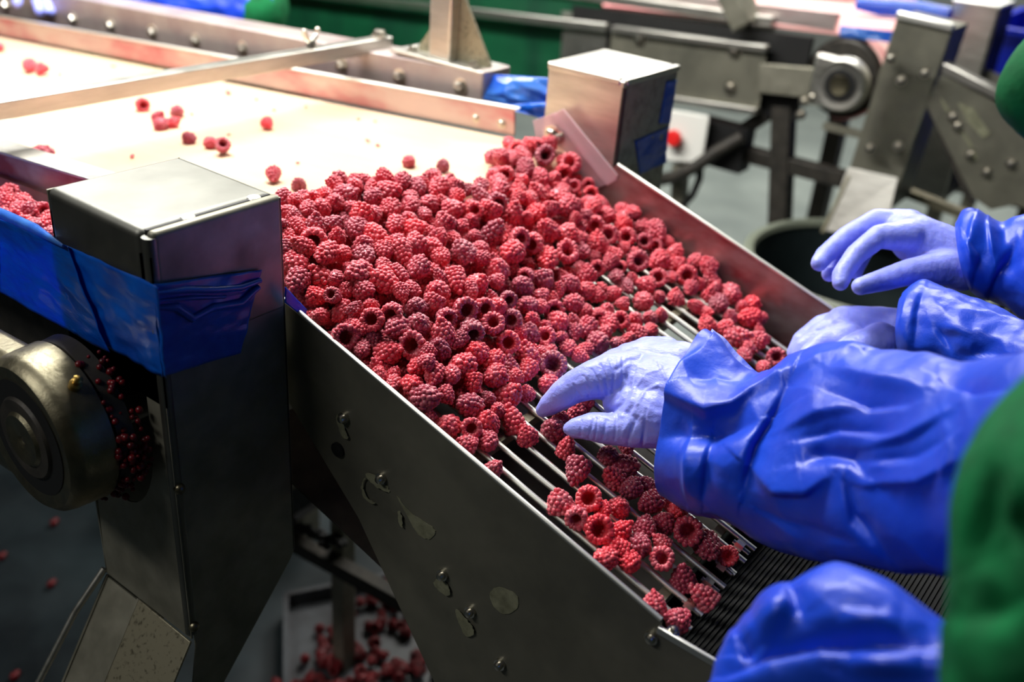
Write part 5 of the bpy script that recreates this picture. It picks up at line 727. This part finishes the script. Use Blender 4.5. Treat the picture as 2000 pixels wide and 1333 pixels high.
BELT = [(10003,19094,11124,130,0,'raspberry left of a pair on the far part of the belt, behind the cross bar'),
(10012,18690,11133,110,0,'raspberry right of a pair on the far part of the belt, behind the cross bar'),
(10795,21701,10922,108,0,'raspberry cut by the left frame edge, on the far belt'),
(9552,14746,11412,116,1,'hollow raspberry alone on the belt right in front of the cross bar'),
(9276,13871,11457,99,0,'back left raspberry of the cluster of four on the belt'),
(9627,13885,11469,113,0,'back right raspberry of the cluster of four on the belt'),
(8983,13371,11500,107,0,'front left raspberry of the cluster of four on the belt'),
(9192,13349,11491,97,0,'front right raspberry of the cluster of four on the belt'),
(8726,12389,11563,102,0,'dusky raspberry alone on the belt between the cluster of four and the touching pair'),
(8782,11874,11591,94,0,'left raspberry of the touching pair nearest the near post cap on the belt'),
(8693,11522,11633,112,1,'hollow right raspberry of the touching pair on the belt'),
(10037,12139,11575,97,0,'bright raspberry lying alone in the middle of the belt'),
(6840,13100,11538,128,0,'large raspberry beside the rail at the left end of the belt'),
(9926,9032,11790,95,0,'upright raspberry on the belt just above the heap'),
(10047,8499,11819,88,0,'small raspberry right of the upright one just above the heap'),
(8225,9881,11734,99,0,'raspberry beside the right corner of the near post, first below the belt centre'),
(8218,9389,11769,100,0,'raspberry touching the top left tip of the heap beside the near post')]
for a, b, c, r, cup, text in BELT: berry(V3(a, b, c)/1e4, r/1e4, cup, text)
gut = ((8, 386), (22, 379), (14, 404), (42, 396), (56, 401), (38, 414), (24, 428), (66, 418), (84, 414), (97, 424), (90, 441), (72, 440), (103, 456), (52, 436), (3, 421))
for k, (x, y) in enumerate(gut):
    P = onp(x, y, V3(.54, .9, 1.172), V3(0, .0635, .998)); P[0] = min(max(P[0], .512), .585)
    berry(P, .0108, k % 5 in (1, 3), 'raspberry in the narrow side trough left of the near post', 'raspberries in the side trough')
order = sorted((i for i in range(len(hp)) if i not in lab), key=lambda i: -hp[i][3])
single = set(list(lab)+order[:300-len(lab)-len(BELT)-len(gut)])
for i in sorted(single):
    P, r, cup, ar, na = hp[i]
    if i in lab: berry(P, r, cup, lab[i])
    elif cup: berry(P, r, cup, 'raspberry showing its open hollow among the heap on the sorting tray', 'hollow-side-up raspberries in the heap')
    elif P[1] > .62: berry(P, r, cup, 'round raspberry in the upper heap just below the belt end', 'raspberries in the upper heap')
    else: berry(P, r, cup, 'raspberry in the lower heap between the near plate and the gloved hand', 'raspberries in the lower heap')
def stuff(name, items, m, label, cat):
    VS = []; FS = []; off = 0
    for k, (P, r, cup) in enumerate(items):
        rr = random.Random(k*7+1); v, f = LOW[k % 3]; R3 = np.array(berry_rot(P, cup, rr).to_matrix()); VS.append((v*2.08*r) @ R3.T+np.asarray(P)); FS += [tuple(i+off for i in q) for q in f]; off += len(v)
    V = np.concatenate(VS); me = bpy.data.meshes.new(name); o0 = V.mean(0); me.from_pydata((V-o0).tolist(), [], FS); me.update()
    me.polygons.foreach_set('use_smooth', [True]*len(me.polygons)); me.materials.append(MT[m]); o = bpy.data.objects.new(name, me); COL.objects.link(o); o.location = tuple(o0)
    return tag(o, label, cat, kind='stuff')
stuff('raspberry_heap', [hp[i][:3] for i in range(len(hp)) if i not in single], 'berry_heap', 'smaller and deeper raspberries filling the heap under the counted ones', 'raspberries')
# fallen berries under the tray and crumbs on the belt
it = []
for (x, y, s, n) in ((650, 1290, 40, 16), (705, 1245, 36, 16), (765, 1190, 34, 16), (800, 1170, 26, 8), (830, 1290, 26, 8), (765, 1300, 22, 8), (690, 1325, 40, 10), (600, 1335, 30, 8), (850, 1230, 20, 5)):
    for _ in range(n): it.append((atz(x+random.gauss(0, s), y+random.gauss(0, s*.7), .05), random.uniform(.009, .015), random.random() < .2))
stuff('fallen_raspberries', it, 'pulp', 'dark fallen raspberries littering the pale drip tray under the stand', 'raspberries')
dt = thing('drip_tray', atz(780, 1280, 0), 'pale shallow drip tray on the floor under the sorting tray', 'tray')
q = [atz(x, y, .02) for x, y in ((560, 1190), (900, 1120), (1060, 1420), (560, 1480))]
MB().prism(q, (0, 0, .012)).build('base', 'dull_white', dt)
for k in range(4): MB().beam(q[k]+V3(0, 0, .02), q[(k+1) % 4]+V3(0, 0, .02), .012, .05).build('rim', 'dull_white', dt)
for (x, y, s) in ((118, 147, 4), (221, 131, 4), (375, 224, 4.5), (446, 183, 7), (500, 196, 5), (534, 216, 4), (598, 210, 4.5), (258, 307, 7), (582, 320, 5), (720, 277, 5.5), (739, 285, 5), (701, 234, 4), (733, 238, 3.5), (447, 264, 4), (156, 208, 3)):
    P = onp(x, y, PB+NB*.0015, NB); d = proj(P)[2]; r = s*d/F*.75; m_ = MB()
    for _ in range(4): m_.sphere(P+NB*r*.5+V3(random.gauss(0, r*.5), random.gauss(0, r*.5), 0), r*.6, 10, 6)
    tag(m_.build('raspberry_crumb', 'berry_heap', None, smooth='all'), 'tiny red raspberry crumb lying on the cream belt', 'crumb', 'raspberry crumbs on the belt')
for (x, y) in ((105, 1022), (100, 1142), (3, 1088), (28, 1322)):
    P = atz(x, y, .008); tag(MB().sphere(P, .009, 10, 8).sphere(P+V3(.008, .004, 0), .007, 10, 8).build('raspberry_crumb', 'pulp', None, smooth='all'), 'squashed raspberry bit on the dark floor at the left', 'crumb', 'raspberry bits on the floor')

# ================================================================== PEOPLE
def body(name, parent, chains, mt, voxel=.008, smooth=14): return hand_mesh(chains, name, parent, mt, voxel, smooth, 0.)
def wpt(P): q = proj(P); return (q[0], q[1], q[2])
def cap(*pts): return [(*wpt(np.asarray(p)), r*1000) for p, r in pts]
# --- nearest worker: right hand on the rods, left sleeve in the lower corner, green coat at the right edge
pa = thing('person', (.72, -.30, 0), 'nearest worker in green coat and blue oversleeves picking raspberries with a lavender glove', 'person')
hand_mesh([[(1335, 775, .985, 33), (1300, 765, 1.0, 36), (1262, 752, 1.015, 32), (1236, 737, 1.025, 26)],
           [(1330, 720, 1.02, 28), (1275, 706, 1.045, 25), (1230, 704, 1.055, 19)], [(1300, 690, 1.06, 18), (1262, 688, 1.07, 17)],
           [(1325, 815, .98, 31), (1285, 812, .985, 31), (1248, 795, 1.0, 26), (1218, 785, 1.02, 22)],
           [(1240, 735, 1.02, 27), (1190, 736, 1.02, 24), (1160, 742, 1.022, 20.5), (1128, 753, 1.03, 17.5), (1098, 772, 1.037, 15.5), (1074, 791, 1.045, 11.5), (1060, 801, 1.05, 8)],
           [(1235, 712, 1.05, 20), (1195, 714, 1.06, 16), (1155, 733, 1.07, 13), (1120, 760, 1.08, 11), (1100, 782, 1.088, 9)],
           [(1245, 698, 1.07, 18), (1200, 706, 1.08, 14), (1165, 730, 1.09, 11.5), (1135, 765, 1.1, 9.5)], [(1262, 692, 1.085, 15), (1215, 705, 1.1, 12), (1180, 735, 1.11, 10), (1160, 765, 1.113, 8.5)],
           [(1290, 828, .98, 25), (1240, 836, .986, 20), (1195, 838, .993, 16.5), (1156, 834, 1.0, 14.5), (1126, 837, 1.006, 11), (1113, 838, 1.01, 7)]],
          'right_glove', pa, voxel=.0013, extra=[(-.0011, 2.6, [(1190, 700), (1200, 730), (1196, 770)]), (-.0011, 2.6, [(1172, 712), (1184, 740), (1186, 772)]), (-.001, 2.6, [(1156, 722), (1170, 748), (1172, 775)]), (-.0009, 2.4, [(1140, 735), (1154, 758)]), (-.0009, 2.4, [(1120, 752), (1134, 776)]), (-.0011, 2.6, [(1216, 700), (1216, 740), (1206, 780)]), (-.001, 2.4, [(1240, 716), (1232, 760)]), (.001, 3, [(1250, 690), (1285, 705), (1300, 740)]), (.0009, 3, [(1240, 760), (1262, 730), (1290, 722)]), (.0009, 3, [(1246, 790), (1262, 762), (1285, 752)]), (-.001, 2.4, [(1205, 812), (1200, 860)]), (-.001, 2.4, [(1168, 815), (1162, 858)]), (-.0009, 2.4, [(1135, 822), (1134, 852)]), (-.001, 2.6, [(1236, 830), (1226, 868)]), (-.001, 2.6, [(1262, 800), (1254, 872)]), (-.0016, 5, [(1192, 806), (1215, 790), (1228, 760), (1222, 735)]), (.0012, 5, [(1215, 812), (1232, 790), (1240, 762)]), (-.0009, 3, [(1180, 745), (1196, 770)]), (-.0009, 3, [(1163, 748), (1180, 775)]), (-.0008, 3, [(1142, 757), (1150, 775)]),
                                    (.0008, 4, [(1215, 850), (1240, 800), (1256, 770)]), (-.001, 3.5, [(1225, 862), (1245, 815)]), (-.001, 3.5, [(1255, 866), (1262, 830)]), (-.0009, 3, [(1160, 818), (1150, 856)]), (-.0009, 3, [(1185, 822), (1176, 860)]), (-.001, 4, [(1205, 722), (1225, 705), (1250, 700)])])
loft([((1380, 636), (1302, 972), 1.0, .985, .055, -46), ((1408, 655), (1330, 990), .985, .97, .06, -44), ((1440, 688), (1362, 1005), .965, .95, .064, -38), ((1488, 728), (1412, 1016), .945, .925, .068, -24), ((1540, 702), (1468, 1052), .92, .90, .072, 0), ((1605, 681), (1540, 1082), .89, .87, .075, 0), ((1700, 677), (1640, 1102), .85, .82, .075, 0),
      ((1800, 688), (1760, 1118), .80, .77, .075, 0), ((1880, 706), (1870, 1126), .75, .72, .07, 0), ((2000, 690), (1990, 1130), .69, .66, .07, 0), ((2150, 690), (2130, 1140), .64, .62, .07, 0)],
     240, 260, folds=[(-.013, 34, [(1345, 735), (1400, 712), (1470, 728)]), (.011, 14, [(1284, 762), (1330, 782), (1375, 800), (1430, 788), (1500, 748), (1600, 700), (1680, 684)]), (-.019, 34, [(1290, 860), (1390, 856), (1480, 815)]), (-.016, 16, [(1545, 735), (1515, 800), (1475, 870), (1452, 960)]),
                      (.012, 22, [(1455, 905), (1510, 950), (1570, 955), (1620, 925)]), (-.014, 16, [(1570, 905), (1620, 895), (1665, 902), (1690, 930)]), (.006, 12, [(1520, 840), (1590, 808), (1680, 792)]), (-.006, 9, [(1555, 860), (1640, 838), (1740, 846)]), (.006, 10, [(1690, 872), (1770, 848), (1860, 800)]),
                      (-.006, 9, [(1690, 905), (1790, 896), (1860, 850)]), (.006, 10, [(1680, 950), (1790, 940), (1870, 900)]), (-.009, 12, [(1650, 940), (1668, 1020), (1730, 1090)]), (-.007, 10, [(1385, 840), (1378, 900), (1372, 980)]), (.007, 12, [(1345, 830), (1338, 900), (1342, 975)]), (.010, 18, [(1384, 655), (1330, 710), (1292, 780)]), (-.008, 14, [(1830, 735), (1900, 760), (1970, 750)]),
                      (.007, 16, [(1620, 720), (1700, 745), (1800, 760)]), (-.006, 10, [(1600, 760), (1700, 790), (1780, 785)]), (-.006, 10, [(1480, 1000), (1560, 1040), (1660, 1060)]), (.005, 10, [(1840, 820), (1850, 880), (1830, 950)])],
     amp=.0034, fs=9., seed=2.).build('right_sleeve', 'sleeve', pa, smooth='all')
loft([((1388, 1330), (1490, 1560), .72, .72, .05, -20), ((1400, 1285), (1520, 1560), .72, .71, .055, -20), ((1432, 1228), (1570, 1560), .71, .70, .06, -12), ((1498, 1166), (1640, 1560), .70, .69, .065, 0), ((1570, 1124), (1700, 1560), .69, .67, .065, 0), ((1645, 1103), (1760, 1560), .68, .65, .065, 0),
      ((1740, 1142), (1830, 1560), .66, .63, .06, 0), ((1830, 1205), (1900, 1560), .64, .61, .06, 0), ((1960, 1270), (2000, 1560), .6, .58, .06, 0)],
     130, 150, folds=[(-.016, 20, [(1410, 1320), (1500, 1275), (1600, 1255), (1720, 1262), (1830, 1262)]), (.010, 34, [(1480, 1225), (1560, 1190)]), (-.010, 16, [(1545, 1145), (1552, 1185), (1520, 1230)]), (-.010, 18, [(1440, 1270), (1470, 1260)]), (.008, 30, [(1640, 1210), (1760, 1220)]), (-.005, 12, [(1640, 1180), (1740, 1200)]), (.010, 26, [(1660, 1300), (1800, 1310)])],
     amp=.003, fs=8., seed=9.).build('left_sleeve', 'sleeve', pa, smooth='all')
loft([((1824, 1560), (2330, 1560), .5, .46, .09, 0), ((1829, 1400), (2330, 1400), .5, .46, .09, 0), ((1834, 1240), (2330, 1240), .5, .46, .09, 0), ((1846, 1080), (2330, 1080), .5, .46, .085, 0), ((1874, 920), (2330, 930), .5, .46, .08, 0), ((1935, 800), (2340, 820), .5, .46, .07, 0), ((2020, 722), (2350, 760), .5, .46, .06, 0), ((2150, 650), (2360, 690), .5, .46, .05, 0)],
     100, 110, folds=[(-.010, 40, [(1935, 900), (1905, 1040), (1880, 1120)]), (.008, 40, [(1990, 900), (1960, 1060)]), (-.012, 40, [(1880, 1210), (1980, 1190)]), (-.012, 46, [(2000, 1010), (1960, 1040)])], amp=.003, fs=9., seed=4., hem=False).build('coat_sleeve', 'green', pa, smooth='all')
body('coat', pa, [cap((V3(.78, -.34, 1.32), .15), (V3(.75, -.34, 1.1), .15), (V3(.72, -.36, .8), .17), (V3(.72, -.36, .45), .16)), cap((V3(.78, -.30, 1.36), .09), (at(2330, 760, .52), .05), (at(2330, 1100, .5), .05)), cap((V3(.83, -.2, 1.36), .08), (at(2160, 900, .63), .055))], 'green')
for sg in (-.1, .1): body('leg', pa, [cap((V3(.72+sg, -.36, .5), .085), (V3(.72+sg, -.36, .10), .06)), cap((V3(.72+sg, -.36, .06), .055), (V3(.72+sg*1.1, -.24, .045), .045))], 'white')
# --- second worker: both hands over the far side of the tray
pb_ = thing('person', (1.95, -.45, 0), 'second worker with two lavender gloved hands moving over the far wall of the tray', 'person')
hand_mesh([[(1900, 520, 1.19, 27), (1850, 497, 1.2, 33), (1790, 468, 1.205, 30), (1765, 452, 1.21, 24)], [(1880, 530, 1.18, 24), (1850, 523, 1.175, 22), (1775, 532, 1.165, 16), (1718, 549, 1.158, 13), (1680, 560, 1.15, 10.5)],
           [(1775, 440, 1.22, 20), (1712, 433, 1.225, 15.5), (1655, 462, 1.22, 13.5), (1612, 498, 1.21, 12), (1600, 514, 1.2, 10.5)], [(1790, 446, 1.235, 19), (1715, 440, 1.245, 14), (1665, 480, 1.24, 12.5), (1630, 525, 1.23, 11), (1620, 535, 1.225, 10)],
           [(1775, 462, 1.19, 20), (1715, 462, 1.185, 14), (1672, 497, 1.18, 13), (1645, 537, 1.17, 12), (1642, 552, 1.165, 10)], [(1800, 450, 1.25, 17), (1730, 445, 1.265, 12.5), (1690, 490, 1.26, 11), (1670, 530, 1.25, 10)]], 'right_glove', pb_, voxel=.002)
hand_mesh([[(1790, 650, 1.20, 27), (1720, 648, 1.22, 31), (1650, 640, 1.225, 27)], [(1660, 630, 1.235, 20), (1605, 637, 1.24, 14), (1566, 665, 1.245, 12), (1552, 690, 1.245, 10)], [(1660, 645, 1.22, 20), (1605, 650, 1.222, 14), (1570, 678, 1.225, 12), (1560, 700, 1.225, 10)],
           [(1660, 665, 1.2, 20), (1610, 668, 1.2, 14), (1580, 692, 1.2, 12), (1572, 710, 1.2, 10)], [(1670, 625, 1.25, 18), (1615, 630, 1.26, 12), (1580, 655, 1.265, 10)], [(1720, 665, 1.18, 22), (1650, 690, 1.17, 15), (1615, 705, 1.165, 11)]], 'left_glove', pb_, voxel=.002)
loft([((1868, 436), (1893, 566), 1.2, 1.185, .05, -8), ((1880, 412), (1905, 576), 1.195, 1.18, .055, -8), ((1900, 404), (1930, 590), 1.19, 1.175, .058, 0), ((1928, 420), (1962, 606), 1.18, 1.165, .056, 0), ((1955, 436), (1990, 626), 1.17, 1.155, .056, 0), ((1985, 418), (2030, 650), 1.16, 1.14, .06, 0), ((2060, 410), (2100, 660), 1.13, 1.11, .062, 0), ((2200, 400), (2240, 660), 1.08, 1.06, .065, 0)],
     90, 110, folds=[(-.012, 12, [(1985, 460), (1960, 520), (1935, 580)]), (.008, 12, [(1905, 420), (1890, 480), (1900, 520)]), (-.006, 8, [(1880, 450), (1915, 500), (1900, 560)]), (.006, 10, [(1930, 430), (1940, 500)])], amp=.003, fs=14., seed=12.).build('right_sleeve', 'sleeve', pb_, smooth='all')
loft([((1764, 572), (1762, 706), 1.14, 1.12, .045, -14), ((1782, 553), (1780, 716), 1.13, 1.11, .05, -12), ((1815, 547), (1815, 728), 1.12, 1.10, .053, -6), ((1880, 571), (1880, 745), 1.09, 1.07, .053, 0), ((1950, 600), (1950, 765), 1.06, 1.04, .053, 0), ((2030, 636), (2030, 790), 1.02, 1.0, .055, 0), ((2200, 700), (2200, 850), .96, .94, .06, 0)],
     90, 110, folds=[(-.004, 12, [(1806, 560), (1790, 610), (1785, 680)]), (.006, 14, [(1840, 640), (1900, 650)]), (-.007, 14, [(1880, 700), (1960, 690)]), (-.006, 10, [(1830, 640), (1860, 690)])], amp=.003, fs=16., seed=15.).build('left_sleeve', 'sleeve', pb_, smooth='all')
body('coat', pb_, [cap((V3(1.95, -.45, 1.34), .15), (V3(1.95, -.45, 1.0), .16), (V3(1.95, -.45, .5), .17)), cap((V3(1.9, -.4, 1.38), .08), (at(2240, 520, 1.08), .055)), cap((V3(1.85, -.4, 1.35), .08), (at(2230, 780, .96), .05))], 'green')
for sg in (-.1, .1): body('leg', pb_, [cap((V3(1.95+sg, -.45, .5), .085), (V3(1.95+sg, -.45, .10), .06)), cap((V3(1.95+sg, -.45, .06), .055), (V3(1.93+sg, -.33, .045), .045))], 'white')
# --- worker on the far side of the belt, top left
pc_ = thing('person', (1.75, 2.75, 0), 'worker across the belt with gloved fingers hanging over the far frame at the top left', 'person')
hand_mesh([[(70, -60, 2.3, 30), (110, -55, 2.32, 32), (150, -45, 2.36, 30)], [(40, -50, 2.27, 16), (36, -15, 2.26, 13), (33, 6, 2.25, 11)], [(80, -45, 2.29, 16), (72, -5, 2.28, 13.5), (78, 22, 2.27, 12)], [(100, -45, 2.31, 16), (92, -5, 2.3, 13.5), (101, 22, 2.29, 12)], [(125, -45, 2.33, 15), (118, -10, 2.33, 13), (123, 13, 2.32, 11.5)]], 'right_glove', pc_, voxel=.0035)
loft([((140, -110), (152, 5), 2.36, 2.34, .06, 0), ((180, -115), (186, 26), 2.36, 2.34, .065, 0), ((250, -110), (252, 28), 2.37, 2.35, .065, 0), ((320, -105), (322, 42), 2.38, 2.36, .07, 0), ((420, -90), (420, 54), 2.38, 2.36, .07, 0), ((500, -60), (500, 58), 2.38, 2.36, .065, 0), ((530, -40), (535, 35), 2.38, 2.36, .05, 0)], 70, 90, amp=.006, fs=12., seed=21.).build('right_sleeve', 'sleeve', pc_, smooth='all')
body('coat', pc_, [cap((at(508, 30, 2.36), .060), (at(512, 14, 2.38), .066), (at(470, -150, 2.5), .08), (V3(1.72, 2.72, 1.36), .10)), cap((V3(1.75, 2.75, 1.34), .16), (V3(1.75, 2.75, 1.0), .16), (V3(1.75, 2.75, .5), .17)), cap((V3(1.7, 2.85, 1.36), .09), (V3(1.5, 3.0, 1.2), .06))], 'green', .010)
for sg in (-.1, .1): body('leg', pc_, [cap((V3(1.75, 2.75+sg, .5), .085), (V3(1.75, 2.75+sg, .10), .06)), cap((V3(1.75, 2.75+sg, .06), .055), (V3(1.63, 2.75+sg, .045), .045))], 'white')
# dark green shoulder of another worker close to the camera, top right
pd = thing('person', (1.45, -.75, 0), 'blurred dark green elbow of another worker at the upper right edge', 'person')
hand_mesh([[(2330, 470, .77, 26), (2370, 505, .765, 30), (2400, 540, .76, 28)], [(2400, 530, .76, 14), (2440, 560, .755, 11), (2470, 600, .75, 9)], [(2405, 545, .75, 14), (2440, 585, .745, 11), (2465, 630, .74, 9)], [(2395, 560, .74, 14), (2425, 605, .735, 11), (2440, 645, .73, 9)], [(2385, 570, .73, 13), (2405, 620, .725, 10), (2412, 655, .72, 8)], [(2360, 540, .75, 15), (2350, 590, .74, 12), (2365, 630, .735, 10)]], 'glove', pd, voxel=.0025)
body('coat', pd, [[(2022, 178, .80, 33), (2150, 290, .79, 34), (2260, 400, .78, 30), (2325, 460, .77, 30)], [(2022, 178, .80, 33), (2060, 150, .80, 40), (2200, 40, .82, 50), (2400, -60, .9, 60)], cap((at(2400, -60, .9), .06), (V3(1.45, -.75, 1.34), .12), (V3(1.45, -.75, 1.0), .15), (V3(1.45, -.75, .5), .16))], 'green', .008)
for sg in (-.1, .1): body('leg', pd, [cap((V3(1.45+sg, -.75, .5), .085), (V3(1.45+sg, -.75, .10), .06)), cap((V3(1.45+sg, -.75, .06), .055), (V3(1.43+sg, -.63, .045), .045))], 'white')

# ================================================================== CAMERA, WORLD, VIEW
cam = bpy.data.cameras.new('camera'); co = bpy.data.objects.new('camera', cam); COL.objects.link(co); sc.camera = co
cam.sensor_width = 36; cam.lens = F*36/2000; cam.clip_start = .02; cam.clip_end = 60
m4 = Matrix.Identity(4)
for i in range(3): m4[i][0] = M[0][i]; m4[i][1] = -M[1][i]; m4[i][2] = -M[2][i]; m4[i][3] = CAM[i]
co.matrix_world = m4
cam.dof.use_dof = True; cam.dof.focus_distance = 1.02; cam.dof.aperture_fstop = 2.8; cam.dof.aperture_blades = 9
w = bpy.data.worlds.new('world'); sc.world = w; w.use_nodes = True
w.node_tree.nodes['Background'].inputs['Color'].default_value = (.8, .9, 1, 1); w.node_tree.nodes['Background'].inputs['Strength'].default_value = .015
sc.view_settings.view_transform = 'Standard'; sc.view_settings.look = 'None'; sc.view_settings.gamma = 1; sc.view_settings.exposure = 0.0
sc.view_settings.use_curve_mapping = False
for o in list(bpy.data.objects):
    if '_o' in o: del o['_o']
